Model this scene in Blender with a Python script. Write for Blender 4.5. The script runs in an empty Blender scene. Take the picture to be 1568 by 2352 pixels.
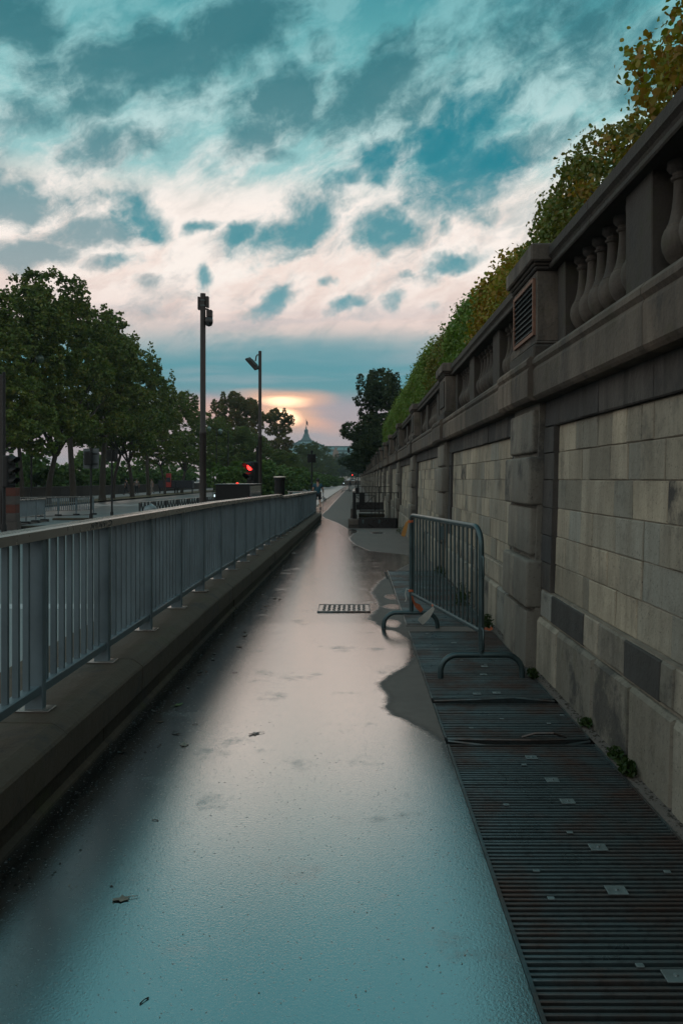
import bpy, bmesh, math, random
import numpy as np
from mathutils import Vector, Matrix, Euler

random.seed(7)
SC = bpy.context.scene
COL = SC.collection
R = math.radians
PI = math.pi
# ---------------------------------------------------------------- camera numbers
H = 1.435                 # eye height over the path
F = 1850.0                # focal length in units of a 1568 wide frame
VX, VY = 817.0, 1100.0    # where the wall's level lines meet

def gz(y):                # the path falls gently away from the camera
    if y <= 8: return 0.0
    if y <= 45.5: return -0.008*(y-8)
    return -0.3
def at(u, v, y):          # a sight line at a given distance
    return Vector(((u-VX)*y/F, y, H-(v-VY)*y/F))
def gnd(u, v, dz=0.0):    # where a sight line meets the ground
    y = 10.0
    for _ in range(60):
        y = (H-gz(y)-dz)*F/(v-VY)
    return Vector(((u-VX)*y/F, y, gz(y)+dz))
def S(h):                 # sRGB hex to linear
    h = h.lstrip('#')
    c = [int(h[i:i+2], 16)/255 for i in (0, 2, 4)]
    return tuple(x/12.92 if x <= .04045 else ((x+.055)/1.055)**2.4 for x in c)

# ---------------------------------------------------------------- node helpers
def nd(nt, typ, **kw):
    n = nt.nodes.new(typ)
    for k, v in kw.items():
        if k.startswith('i_'):
            key = k[2:]
            key = int(key) if key.isdigit() else key.replace('_', ' ')
            n.inputs[key].default_value = v
        else:
            setattr(n, k, v)
    return n
def lk(nt, a, b): nt.links.new(a, b)
def math_(nt, op, a, b=None, c=None, clamp=False):
    n = nt.nodes.new('ShaderNodeMath'); n.operation = op; n.use_clamp = clamp
    for i, x in enumerate((a, b, c)):
        if x is None: continue
        if isinstance(x, (int, float)): n.inputs[i].default_value = x
        else: nt.links.new(x, n.inputs[i])
    return n.outputs[0]
def maprange(nt, x, a, b, c=0.0, d=1.0, smooth=False):
    n = nt.nodes.new('ShaderNodeMapRange')
    n.interpolation_type = 'SMOOTHSTEP' if smooth else 'LINEAR'
    if isinstance(x, (int, float)): n.inputs[0].default_value = x
    else: nt.links.new(x, n.inputs[0])
    for i, q in enumerate((a, b, c, d)): n.inputs[i+1].default_value = q
    return n.outputs[0]
def mixc(nt, f, a, b, mode='MIX'):
    n = nt.nodes.new('ShaderNodeMix'); n.data_type = 'RGBA'; n.blend_type = mode
    for s, x in ((n.inputs[0], f), (n.inputs[6], a), (n.inputs[7], b)):
        if isinstance(x, (int, float)): s.default_value = x
        elif isinstance(x, tuple): s.default_value = (*x[:3], 1)
        else: nt.links.new(x, s)
    return n.outputs[2]
def ramp(nt, x, stops, interp='LINEAR'):
    n = nt.nodes.new('ShaderNodeValToRGB'); e = n.color_ramp.elements
    n.color_ramp.interpolation = interp
    while len(e) < len(stops): e.new(0.5)
    for i, (p, c) in enumerate(stops):
        e[i].position = p; e[i].color = (*c[:3], 1)
    nt.links.new(x, n.inputs[0])
    return n.outputs[0]
def noise(nt, vec=None, scale=5, detail=4, rough=.55, mapping=None, out=0, dist=0.0):
    n = nt.nodes.new('ShaderNodeTexNoise')
    n.inputs['Scale'].default_value = scale; n.inputs['Detail'].default_value = detail
    n.inputs['Roughness'].default_value = rough; n.inputs['Distortion'].default_value = dist
    if vec is not None:
        if mapping:
            m = nt.nodes.new('ShaderNodeMapping'); m.inputs['Scale'].default_value = mapping
            nt.links.new(vec, m.inputs[0]); vec = m.outputs[0]
        nt.links.new(vec, n.inputs['Vector'])
    return n.outputs[out]
def new_mat(name):
    m = bpy.data.materials.new(name); m.use_nodes = True
    nt = m.node_tree; nt.nodes.clear()
    out = nt.nodes.new('ShaderNodeOutputMaterial')
    p = nt.nodes.new('ShaderNodeBsdfPrincipled')
    nt.links.new(p.outputs[0], out.inputs[0])
    return m, nt, p, out
def setin(nt, p, key, x):
    if isinstance(x, (int, float)): p.inputs[key].default_value = x
    elif isinstance(x, tuple): p.inputs[key].default_value = (*x[:3], 1)
    else: nt.links.new(x, p.inputs[key])
def bump(nt, p, h, strength=.3, dist=.01):
    b = nt.nodes.new('ShaderNodeBump'); b.inputs['Strength'].default_value = strength
    b.inputs['Distance'].default_value = dist
    nt.links.new(h, b.inputs['Height']); nt.links.new(b.outputs[0], p.inputs['Normal'])
def pos(nt): return nt.nodes.new('ShaderNodeNewGeometry').outputs['Position']
def obco(nt): return nt.nodes.new('ShaderNodeTexCoord').outputs['Object']
def island(nt): return nt.nodes.new('ShaderNodeNewGeometry').outputs['Random Per Island']

def simple(name, col, rough=.6, metal=0.0, var=.25, scale=6.0, bmp=0.0, bscale=60, emit=None, estr=0.0, spec=None):
    m, nt, p, out = new_mat(name)
    co = obco(nt)
    n = noise(nt, co, scale, 5, .6)
    f = maprange(nt, n, .3, .7)
    c = mixc(nt, f, tuple(x*(1-var) for x in col), tuple(min(1, x*(1+var)) for x in col))
    setin(nt, p, 'Base Color', c)
    setin(nt, p, 'Roughness', maprange(nt, n, .3, .7, max(.02, rough-.08), min(1, rough+.08)))
    setin(nt, p, 'Metallic', metal)
    if spec is not None: p.inputs['Specular IOR Level'].default_value = spec
    if bmp: bump(nt, p, noise(nt, co, bscale, 4, .6), bmp, .004)
    if emit:
        p.inputs['Emission Color'].default_value = (*emit, 1); p.inputs['Emission Strength'].default_value = estr
    return m

def stone_mat(name, c0, c1, c2, streak=.5, spk=.5, rough=.85, moss=0.0, soot=0.0, dark=0.0):
    m, nt, p, out = new_mat(name)
    P = pos(nt); isl = island(nt)
    base = ramp(nt, isl, [(0, c0), (.22, c1), (.42, c2), (.58, tuple(x*.62 for x in c1)), (.75, tuple(min(1,x*y) for x, y in zip(c1, (.95,1.04,1.14)))), (.88, tuple(x*.74 for x in c0)), (1, tuple(min(1, x*1.12) for x in c2))])
    big = noise(nt, P, 1.3, 5, .6)
    base = mixc(nt, maprange(nt, big, .35, .7, 0, .45), base, tuple(x*.55 for x in c1))
    # rain streaks run down the face
    st = noise(nt, P, 1.0, 6, .65, mapping=(5.5, 5.5, 1.1))
    base = mixc(nt, maprange(nt, st, .42, .64, 0, streak), base, tuple(x*.36 for x in c0))
    st2 = noise(nt, P, 1.0, 4, .6, mapping=(15, 15, 2.2))
    base = mixc(nt, maprange(nt, st2, .48, .66, 0, streak*.4), base, tuple(x*.5 for x in c1))
    # blotches of black crust
    bl = noise(nt, P, 2.6, 7, .7)
    base = mixc(nt, maprange(nt, bl, .55, .66, 0, spk*.85), base, (.035, .036, .038))
    if soot:
        sx = noise(nt, P, .7, 5, .6)
        base = mixc(nt, maprange(nt, sx, .38, .62, 0, soot), base, (.045, .042, .040))
    sp = noise(nt, P, 62, 4, .75)
    base = mixc(nt, maprange(nt, sp, .58, .68, 0, .75), base, (.05, .045, .04))
    if dark:
        dk = math_(nt, 'MULTIPLY', maprange(nt, isl, 1-dark, 1-dark+.01), maprange(nt, noise(nt, P, 3.5, 6, .7), .36, .56, .1, .92))
        base = mixc(nt, dk, base, (.032,.032,.034))
    if moss:
        mo = noise(nt, P, 5, 6, .7)
        base = mixc(nt, maprange(nt, mo, .52, .66, 0, moss), base, (.05, .055, .018))
    setin(nt, p, 'Base Color', base); p.inputs['Roughness'].default_value = rough
    p.inputs['Specular IOR Level'].default_value = .3
    h = math_(nt, 'ADD', noise(nt, P, 34, 6, .7), math_(nt, 'MULTIPLY', noise(nt, P, 6, 4, .6), 2.0))
    bump(nt, p, h, .55, .014)
    return m

# ---------------------------------------------------------------- mesh helpers
OFF = {}
class MB:
    def __init__(s): s.v = []; s.f = []
    def add(s, vs, fs):
        b = len(s.v); s.v.extend([tuple(v) for v in vs]); s.f.extend([tuple(b+i for i in f) for f in fs]); return s
    def box(s, x0, x1, y0, y1, z0, z1):
        return s.add([(x0,y0,z0),(x1,y0,z0),(x1,y1,z0),(x0,y1,z0),(x0,y0,z1),(x1,y0,z1),(x1,y1,z1),(x0,y1,z1)],
                     [(0,3,2,1),(4,5,6,7),(0,1,5,4),(1,2,6,5),(2,3,7,6),(3,0,4,7)])
    def bbox(s, x0, x1, y0, y1, z0, z1, b=.01, seg=2):     # bevelled box
        bm = bmesh.new()
        bmesh.ops.create_cube(bm, size=1)
        for v in bm.verts:
            v.co = Vector(((x0+x1)/2+v.co.x*(x1-x0), (y0+y1)/2+v.co.y*(y1-y0), (z0+z1)/2+v.co.z*(z1-z0)))
        b = min(b, .45*min(abs(x1-x0), abs(y1-y0), abs(z1-z0)))
        bmesh.ops.bevel(bm, geom=bm.edges[:], offset=b, segments=seg, affect='EDGES', profile=.5)
        return s.bm(bm)
    def bm(s, bm, M=None):
        bm.verts.index_update()
        s.add([(M @ v.co if M else v.co) for v in bm.verts], [[v.index for v in f.verts] for f in bm.faces]); bm.free(); return s
    def tube(s, pts, r, seg=8, cap=True):
        pts = [Vector(p) for p in pts]; n = len(pts)
        rs = r if isinstance(r, (list, tuple)) else [r]*n
        T0 = (pts[1]-pts[0]).normalized()
        up = Vector((0,0,1)) if abs(T0.z) < .9 else Vector((1,0,0))
        N = T0.cross(up).normalized(); vs = []; prev = T0
        for i, p in enumerate(pts):
            T = (pts[min(i+1,n-1)]-pts[max(i-1,0)])
            T = T.normalized() if T.length > 1e-9 else prev
            N = (N - T*N.dot(T)); N = N.normalized() if N.length > 1e-6 else T.orthogonal().normalized()
            B = T.cross(N); prev = T
            for k in range(seg):
                a = 2*PI*k/seg; vs.append(p+(N*math.cos(a)+B*math.sin(a))*rs[i])
        fs = []
        for i in range(n-1):
            for k in range(seg):
                a = i*seg+k; b = i*seg+(k+1) % seg
                fs.append((a, b, b+seg, a+seg))
        if cap:
            fs.append(tuple(range(seg-1, -1, -1))); fs.append(tuple((n-1)*seg+k for k in range(seg)))
        return s.add(vs, fs)
    def lathe(s, prof, c=(0,0,0), seg=14):
        vs = []; fs = []; c = Vector(c)
        for r, z in prof:
            for k in range(seg):
                a = 2*PI*k/seg; vs.append(c+Vector((r*math.cos(a), r*math.sin(a), z)))
        for i in range(len(prof)-1):
            for k in range(seg):
                a = i*seg+k; b = i*seg+(k+1) % seg; fs.append((a, b, b+seg, a+seg))
        fs.append(tuple(range(seg-1,-1,-1))); fs.append(tuple((len(prof)-1)*seg+k for k in range(seg)))
        return s.add(vs, fs)
    def prism_y(s, prof, y0, y1, d0=0.0, d1=0.0):          # an (x, z) outline swept along y
        n = len(prof)
        vs = [(x, y0, z+d0) for x, z in prof]+[(x, y1, z+d1) for x, z in prof]
        fs = [tuple(range(n)), tuple(range(2*n-1, n-1, -1))]
        fs += [(i, i+n, (i+1) % n+n, (i+1) % n) for i in range(n)]
        return s.add(vs, fs)
    def xform(s, M): s.v = [tuple(M @ Vector(v)) for v in s.v]; return s
    def fn(s, f): s.v = [f(*v) for v in s.v]; return s
    def build(s, name, mat, parent=None, loc=None, smooth=False, recalc=True, angle=None):
        off = Vector((0,0,0))
        if parent is not None: off = OFF[parent.name]
        elif loc is not None: off = Vector(loc)
        me = bpy.data.meshes.new(name)
        me.from_pydata([tuple(Vector(v)-off) for v in s.v], [], s.f); me.update()
        if recalc:
            bm = bmesh.new(); bm.from_mesh(me); bmesh.ops.recalc_face_normals(bm, faces=bm.faces); bm.to_mesh(me); bm.free()
        if smooth: me.polygons.foreach_set('use_smooth', [True]*len(me.polygons))
        for m_ in (mat if isinstance(mat, (list, tuple)) else [mat]): me.materials.append(m_)
        o = bpy.data.objects.new(name, me); COL.objects.link(o)
        if parent is not None: o.parent = parent
        elif loc is not None: o.location = off
        OFF[o.name] = off
        if smooth and angle:
            try: me.set_sharp_from_angle(angle=R(angle))
            except Exception: pass
        return o
def tag(o, label=None, cat=None, group=None, kind=None):
    if label: o['label'] = label
    if cat: o['category'] = cat
    if group: o['group'] = group
    if kind: o['kind'] = kind
    return o
def thing(name, loc, label, cat, group=None):
    o = bpy.data.objects.new(name, None); COL.objects.link(o); o.location = loc
    o.empty_display_size = .2
    OFF[o.name] = Vector(loc)
    return tag(o, label, cat, group)
def copy_tree(o, parent=None):
    c = o.copy(); COL.objects.link(c)
    OFF[c.name] = Vector(c.location) if parent is None else OFF[parent.name]
    if parent is not None: c.parent = parent
    for ch in list(o.children):
        copy_tree(ch, c)
    return c
def np_obj(name, V, Fq, mat, parent=None, loc=None):
    me = bpy.data.meshes.new(name)
    V = np.asarray(V, dtype=np.float32)
    if parent is not None: V = V - np.array(OFF[parent.name], dtype=np.float32)
    elif loc is not None: V = V - np.array(loc, dtype=np.float32)
    n = len(V); q = len(Fq)
    me.vertices.add(n); me.vertices.foreach_set('co', V.ravel())
    me.loops.add(q*4); me.loops.foreach_set('vertex_index', np.asarray(Fq, dtype=np.int32).ravel())
    me.polygons.add(q); me.polygons.foreach_set('loop_start', np.arange(0, q*4, 4, dtype=np.int32))
    me.update(calc_edges=True)
    me.materials.append(mat)
    o = bpy.data.objects.new(name, me); COL.objects.link(o)
    if parent is not None: o.parent = parent; OFF[o.name] = OFF[parent.name]
    elif loc is not None: o.location = loc; OFF[o.name] = Vector(loc)
    else: OFF[o.name] = Vector((0,0,0))
    return o

# ---------------------------------------------------------------- camera
cam = bpy.data.cameras.new('camera'); co_ = bpy.data.objects.new('camera', cam); COL.objects.link(co_)
cam.sensor_fit = 'HORIZONTAL'; cam.sensor_width = 24; cam.lens = 24*F/1568
cam.shift_x = -(VX-784)/1568; cam.shift_y = -(1176-VY)/1568
cam.clip_end = 6000; cam.clip_start = .05
co_.location = (0, 0, H); co_.rotation_euler = (R(90), 0, 0)
SC.camera = co_
SC.view_settings.view_transform = 'Standard'; SC.view_settings.look = 'None'
SC.view_settings.exposure = 0; SC.view_settings.gamma = 1
SC.cycles.max_bounces = 6; SC.cycles.diffuse_bounces = 3; SC.cycles.glossy_bounces = 3
SC.cycles.transparent_max_bounces = 6; SC.cycles.volume_bounces = 0
SC.cycles.caustics_reflective = False; SC.cycles.caustics_refractive = False

# ---------------------------------------------------------------- sky
SUN_AZ = math.atan((655-VX)/F); SUN_EL = math.atan((VY-958)/F*math.cos(SUN_AZ))
def azel(u, v):
    a = math.atan((u-VX)/F); return a, math.atan((VY-v)/F*math.cos(a))
def make_sky():
    w = bpy.data.worlds.new("World"); SC.world = w; w.use_nodes = True
    nt = w.node_tree; nt.nodes.clear()
    out = nt.nodes.new('ShaderNodeOutputWorld'); bg = nt.nodes.new('ShaderNodeBackground')
    lk(nt, bg.outputs[0], out.inputs[0])
    D = nt.nodes.new('ShaderNodeTexCoord').outputs['Generated']
    sx = nt.nodes.new('ShaderNodeSeparateXYZ'); lk(nt, D, sx.inputs[0])
    az = math_(nt, 'ARCTAN2', sx.outputs[0], sx.outputs[1])
    el = math_(nt, 'ARCSINE', sx.outputs[2])
    cb = nt.nodes.new('ShaderNodeCombineXYZ'); lk(nt, az, cb.inputs[0]); lk(nt, el, cb.inputs[1])
    P = cb.outputs[0]
    def warp(vec, sc, amp, det=4, seed=(0,0,0), mp=(1,1,1)):
        m = nd(nt, 'ShaderNodeMapping'); m.inputs['Location'].default_value = seed; m.inputs['Scale'].default_value = mp
        lk(nt, D, m.inputs[0])
        n = nd(nt, 'ShaderNodeTexNoise'); n.inputs['Scale'].default_value = sc; n.inputs['Detail'].default_value = det
        n.inputs['Roughness'].default_value = .62
        lk(nt, m.outputs[0], n.inputs['Vector'])
        s = nd(nt, 'ShaderNodeVectorMath', operation='SUBTRACT'); lk(nt, n.outputs['Color'], s.inputs[0]); s.inputs[1].default_value = (.5,.5,.5)
        k = nd(nt, 'ShaderNodeVectorMath', operation='SCALE'); lk(nt, s.outputs[0], k.inputs[0]); k.inputs['Scale'].default_value = amp
        a = nd(nt, 'ShaderNodeVectorMath', operation='ADD'); lk(nt, vec, a.inputs[0]); lk(nt, k.outputs[0], a.inputs[1])
        return a.outputs[0]
    Pw = warp(warp(P, 7, .075, 3, (3,1,2)), 24, .040, 6, (1,7,0))
    Ps = warp(P, 5, .03, 3, (5,2,9), (1,1,4))
    es = nt.nodes.new('ShaderNodeSeparateXYZ'); lk(nt, Ps, es.inputs[0])
    e01 = maprange(nt, es.outputs[1], 0, R(60))
    k = lambda v: azel(817, v)[1]/R(60)
    base = ramp(nt, e01, [
        (0, S('#a9a0a4')), (k(1040), S('#b0a5aa')), (k(985), S('#b4a5aa')), (k(930), S('#a5a2ac')),
        (k(895), S('#5e97a2')), (k(840), S('#5b9aa6')), (k(785), S('#8aa9b0')), (k(735), S('#dcc6bf')),
        (k(640), S('#f6e2d8')), (k(520), S('#f2e3da')), (k(450), S('#dcdcd6')), (k(405), S('#9cc9ca')), (k(250), S('#88c3c5')),
        (k(100), S('#60aab0')), (k(-120), S('#2c8391')), (k(-450), S('#2f7885')), (1, (.20,.43,.48))][:16])
    back = ramp(nt, e01, [(0, (.55,.52,.50)), (.2, (.85,.82,.78)), (.5, (.78,.80,.79)), (1, (.50,.64,.67))])
    # how near a direction lies to the sunset
    aaz = math_(nt, 'ABSOLUTE', math_(nt, 'SUBTRACT', az, SUN_AZ))
    fb = maprange(nt, aaz, R(32), R(75), 0, 1, True)
    col = mixc(nt, fb, base, back)
    # thin pale streaks rising to the right
    def diag(vec, rot, su, sv, loc, det=7, ro=.66):
        m = nd(nt, 'ShaderNodeMapping', vector_type='TEXTURE'); m.inputs['Rotation'].default_value = (0, 0, R(rot))
        m.inputs['Scale'].default_value = (1/su, 1/sv, 1); m.inputs['Location'].default_value = loc
        lk(nt, vec, m.inputs[0]); return noise(nt, m.outputs[0], 1.0, det, ro)
    Pl = warp(warp(P, 9, .042, 3, (8,2,1)), 34, .009, 5, (2,4,4))
    st = diag(Pl, 27, 7, 17, (.3,.1,0))
    pale = ramp(nt, e01, [(0, S('#d8b6b0')), (k(900), S('#9fb4ba')), (k(770), S('#f6ddd4')), (k(640), (1.02,.93,.86)), (k(480), (1.02,.92,.85)), (k(390), S('#e6e9e5')), (k(300), S('#c4dfde')), (k(60), S('#8fc6c9')), (1, S('#6aa6ae'))])
    fs = math_(nt, 'MULTIPLY', maprange(nt, st, .36, .58, 0, 1, True), maprange(nt, es.outputs[1], R(8), R(12)))
    fs = math_(nt, 'MULTIPLY', fs, maprange(nt, es.outputs[1], R(21), R(29), 1, .62))
    col = mixc(nt, math_(nt, 'MULTIPLY', fs, maprange(nt, fb, 0, 1, 1, .45)), col, pale)
    st2 = diag(Pl, 24, 9, 19, (1.7,.6,0))
    grey = ramp(nt, e01, [(0, S('#a5a0a6')), (k(800), S('#9fb0b6')), (k(640), S('#c4c0be')), (k(480), S('#a3b7b9')), (k(380), S('#78adb2')), (k(200), S('#5d9da4')), (k(60), S('#3f8c96')), (1, S('#2c6a74'))])
    fs2 = math_(nt, 'MULTIPLY', maprange(nt, st2, .50, .68, 0, .62, True), maprange(nt, es.outputs[1], R(8), R(12)))
    col = mixc(nt, fs2, col, grey)
    def blobs(lst, vec, big=1.0):
        acc = None
        for (u, v, ru, rv, rot, s) in lst:
            a, e = azel(u, v)
            m = nd(nt, 'ShaderNodeMapping', vector_type='TEXTURE')
            m.inputs['Location'].default_value = (a, e, 0); m.inputs['Rotation'].default_value = (0, 0, R(rot))
            m.inputs['Scale'].default_value = (ru*big/F, rv*big/F, 1); lk(nt, vec, m.inputs[0])
            L = nd(nt, 'ShaderNodeVectorMath', operation='LENGTH'); lk(nt, m.outputs[0], L.inputs[0])
            x = maprange(nt, L.outputs['Value'], .15, 1.5, s, 0, True)
            acc = x if acc is None else math_(nt, 'MAXIMUM', acc, x)
        return acc
    greyb = [(310,155,170,62,10,1),(250,215,120,40,30,.8),(530,85,150,62,24,1),(430,150,90,45,20,.8),(25,30,110,60,0,1),(640,240,110,66,18,.95),(580,300,70,50,20,.8),(860,200,150,60,26,.9),(960,250,120,90,10,.75),(900,110,60,50,30,.7),
             (260,340,100,40,12,.7),(1290,70,200,80,0,.75),(1200,150,90,60,0,.5),(20,445,80,60,0,.9),(190,540,100,38,12,.9),(60,590,110,28,6,.95),(130,470,90,34,14,.7),
             (1210,335,120,30,16,.75),(735,105,40,40,40,.6),(90,270,90,36,10,.6),(1450,180,120,70,0,.6),(640,352,44,22,0,.75),(330,640,30,18,0,.6),(225,605,50,16,10,.7),
             (430,668,52,15,5,.5),(950,640,60,12,0,.4),(1130,210,90,60,20,.5)]
    tealb = [(1060,395,120,80,8,1),(1010,320,95,62,24,.95),(1090,260,100,60,0,.75),(690,520,125,46,24,1),(760,470,60,24,26,.8),(888,540,72,46,8,1),(555,538,46,23,18,1),
             (465,516,34,16,0,.85),(320,490,60,42,-30,.9),(868,375,58,38,24,.95),(792,430,64,20,24,.8),(466,628,30,24,-30,.95),(615,698,58,21,24,1),
             (798,702,44,19,24,.95),(906,697,32,24,-10,.9),(1042,593,72,17,10,.8),(1118,492,50,28,10,.75),(1015,532,46,18,30,.65),(755,640,16,14,0,.7),
             (690,580,60,18,20,.7),(270,600,40,18,10,.6),(940,630,24,10,0,.5),(1018,690,26,12,0,.5)]
    ed = math_(nt, 'ADD', math_(nt, 'MULTIPLY', diag(Pl, 26, 15, 30, (.2,.9,0), 8, .68), .50), math_(nt, 'MULTIPLY', noise(nt, Pl, 17, 8, .66), .50))
    ed = math_(nt, 'MULTIPLY', math_(nt, 'SUBTRACT', ed, .5), 2.6)
    fg = maprange(nt, math_(nt, 'ADD', blobs(greyb, Pl, 1.35), ed), .16, .88, 0, 1, True)
    ft = maprange(nt, math_(nt, 'ADD', blobs(tealb, warp(Pl, 15, .050, 4, (6,1,3)), 1.4), math_(nt, 'MULTIPLY', ed, .9)), .20, 1.0, 0, 1, True)
    inv = maprange(nt, fb, 0, 1, 1, .6)
    greyc = ramp(nt, e01, [(k(640), S('#8fa3a8')), (k(470), S('#6a97a0')), (k(300), S('#47828b')), (k(100), S('#36747e')), (1, S('#2b6873'))])
    col = mixc(nt, math_(nt, 'MULTIPLY', math_(nt, 'MULTIPLY', fg, inv), .94), col, greyc)
    tealc = ramp(nt, e01, [(k(720), S('#549aa7')), (k(540), S('#278a98')), (k(380), S('#188191')), (1, S('#1a6f7d'))])
    col = mixc(nt, math_(nt, 'MULTIPLY', ft, .92), col, tealc)
    # the blue bank above the sunset and the glow under it
    fbk = blobs([(760,830,300,52,3,.8), (560,870,260,36,0,.75), (880,960,110,50,0,.0)], Ps)
    col = mixc(nt, fbk, col, S('#5698a5'))
    st3 = diag(Ps, 2, 2.2, 26, (.4,.2,0), 5, .55)
    band = math_(nt, 'MULTIPLY', maprange(nt, es.outputs[1], R(5.6), R(7.5), 0, 1, True), maprange(nt, es.outputs[1], R(10), R(13), 1, 0, True))
    col = mixc(nt, math_(nt, 'MULTIPLY', band, maprange(nt, st3, .46, .66, 0, .6, True)), col, S('#b3b4bb'))
    col = mixc(nt, math_(nt, 'MULTIPLY', maprange(nt, es.outputs[1], R(6.2), R(1), 0, 1, True), maprange(nt, st3, .44, .62, 0, .55, True)), col, S('#93a5b2'))
    gl = blobs([(660,917,95,22,0,.85), (690,968,90,20,-12,.7), (600,945,130,26,0,.55), (470,945,80,26,0,.6)], Ps)
    col = mixc(nt, gl, col, S('#f6b9a0'))
    gl3 = blobs([(655,955,66,38,-10,.95), (645,918,100,18,0,.6)], Ps)
    col = mixc(nt, gl3, col, (1.0, .56, .34))
    gl2 = blobs([(656,958,34,20,-15,1), (652,922,56,10,0,.6)], Ps)
    em = mixc(nt, gl2, col, (3.0, 1.9, 1.15))
    # the air's own sky under all of it
    sky = nd(nt, 'ShaderNodeTexSky', sky_type='NISHITA'); sky.sun_disc = False
    sky.sun_elevation = SUN_EL; sky.sun_rotation = SUN_AZ
    tot = mixc(nt, .0008, em, sky.outputs[0], "ADD")
    lk(nt, tot, bg.inputs['Color']); bg.inputs['Strength'].default_value = 1.0
    w.cycles.sampling_method = 'MANUAL'; w.cycles.sample_map_resolution = 1024
make_sky()
sun = bpy.data.lights.new('sun', 'SUN'); sun.energy = .15; sun.angle = R(40); sun.color = (1, .62, .42)
so = bpy.data.objects.new('sun', sun); COL.objects.link(so)
sd = Vector((math.sin(SUN_AZ)*math.cos(SUN_EL), math.cos(SUN_AZ)*math.cos(SUN_EL), math.sin(SUN_EL)))
so.rotation_euler = (-sd).to_track_quat('-Z', 'Y').to_euler()
so.location = (-20, 60, 40)
HAZE = 0.0003
# ================================================================ materials
M = {}
def asphalt(name, wetattr=True, dry=(.165,.134,.117), wet=(.009,.010,.011)):
    m, nt, p, out = new_mat(name)
    P = pos(nt)
    g = noise(nt, P, 230, 3, .7); g2 = noise(nt, P, 9, 5, .6); g3 = noise(nt, P, 1.1, 4, .6)
    if wetattr:
        a = nd(nt, 'ShaderNodeAttribute', attribute_name='wet').outputs['Fac']
        n = math_(nt, 'ADD', math_(nt, 'MULTIPLY', math_(nt, 'SUBTRACT', noise(nt, P, 7, 7, .72), .5), .70),
                  math_(nt, 'MULTIPLY', math_(nt, 'SUBTRACT', noise(nt, P, 27, 6, .75), .5), .55))
        w0 = math_(nt, 'ADD', a, n)
        w = maprange(nt, w0, .20, .60, 0, 1, True)
        pits = maprange(nt, noise(nt, P, 64, 3, .65), .62, .72, 1, .1)
        thin = maprange(nt, noise(nt, P, 2.3, 6, .68), .56, .72, 1, .72, True)
        pits2 = maprange(nt, noise(nt, P, 21, 4, .7), .68, .76, 1, .4)
        pits = math_(nt, 'MULTIPLY', pits, thin)
        w = math_(nt, 'MULTIPLY', w, math_(nt, 'MULTIPLY', pits, pits2))
        wi = math_(nt, 'MULTIPLY', maprange(nt, w0, .40, .78, 0, 1, True), math_(nt, 'MULTIPLY', pits, pits2))
        edge = maprange(nt, w0, .05, .40, 0, 1, True)
    else:
        w = maprange(nt, g3, .30, .62, .42, .62, True); edge = w; wi = w
    d = mixc(nt, maprange(nt, g, .35, .7), tuple(x*.62 for x in dry), tuple(x*1.4 for x in dry))
    d = mixc(nt, maprange(nt, g2, .4, .7, 0, .45), d, tuple(x*.55 for x in dry))
    d = mixc(nt, maprange(nt, g3, .4, .65, 0, .3), d, (.085, .072, .066))
    d = mixc(nt, math_(nt, 'MULTIPLY', edge, .6), d, tuple(x*.4 for x in dry))
    sp = noise(nt, P, 95, 2, .5)
    wc = mixc(nt, maprange(nt, sp, .70, .76, 0, .5), wet, (.10, .10, .10))
    setin(nt, p, 'Base Color', mixc(nt, w, d, wc))
    film = maprange(nt, g2, .3, .7, .08, .12)
    film = math_(nt, 'ADD', film, maprange(nt, g3, .35, .7, 0, .03))
    ro = nd(nt, 'ShaderNodeMix'); ro.data_type = 'FLOAT'
    lk(nt, w, ro.inputs[0]); ro.inputs[2].default_value = .72; lk(nt, film, ro.inputs[3])
    lk(nt, ro.outputs[0], p.inputs['Roughness'])
    io = maprange(nt, wi, 0, 1, 1.42, 6.5)
    lk(nt, io, p.inputs['IOR'])
    h = math_(nt, 'ADD', math_(nt, 'MULTIPLY', g, .5), noise(nt, P, 105, 3, .6))
    b = nd(nt, 'ShaderNodeBump'); b.inputs['Distance'].default_value = .003
    lk(nt, maprange(nt, w, 0, 1, .6, .19), b.inputs['Strength'])
    lk(nt, h, b.inputs['Height']); lk(nt, b.outputs[0], p.inputs['Normal'])
    return m
M['path'] = asphalt('path_asphalt')
M['road'] = asphalt('road_asphalt', False, dry=(.05,.055,.058))
M['ground'] = simple('bare_ground', (.05,.05,.042), .9, var=.35, scale=.4)
M['verge'] = simple('leafy_verge', (.075,.06,.022), .95, var=.6, scale=2.0, bmp=.5, bscale=9)
M['pave'] = simple('river_pavement', (.15,.145,.14), .7, var=.2, scale=.8)
M['stone'] = stone_mat('limestone_blocks', (0.479,0.409,0.308), (0.358,0.323,0.255), (0.554,0.470,0.347), .55, .5, dark=.03)
M['stone_low'] = stone_mat('limestone_plinth', (0.410,0.359,0.280), (0.316,0.289,0.237), (0.468,0.405,0.314), .65, .9, moss=.2, dark=.14)
M['rustic'] = stone_mat('limestone_rustication', (0.388,0.345,0.280), (0.304,0.284,0.242), (0.439,0.384,0.306), .65, .8)
M['cornice'] = stone_mat('sooty_cornice', (0.252,0.194,0.148), (0.178,0.144,0.114), (0.316,0.242,0.182), .75, .65, moss=.25, soot=.6)
M['frieze'] = stone_mat('sooty_shaded_frieze', (0.125,0.111,0.098), (0.082,0.076,0.072), (0.156,0.137,0.118), .85, .65, soot=.65)  # soot, plus shade under the cornice painted in as a darker stone colour
M['balus'] = stone_mat('weathered_balustrade', (0.189,0.155,0.126), (0.128,0.108,0.090), (0.257,0.210,0.168), .8, .6, moss=.3, soot=.6)
M['mortar'] = simple('mortar', (.22,.19,.15), .95, var=.3, scale=9)
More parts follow.
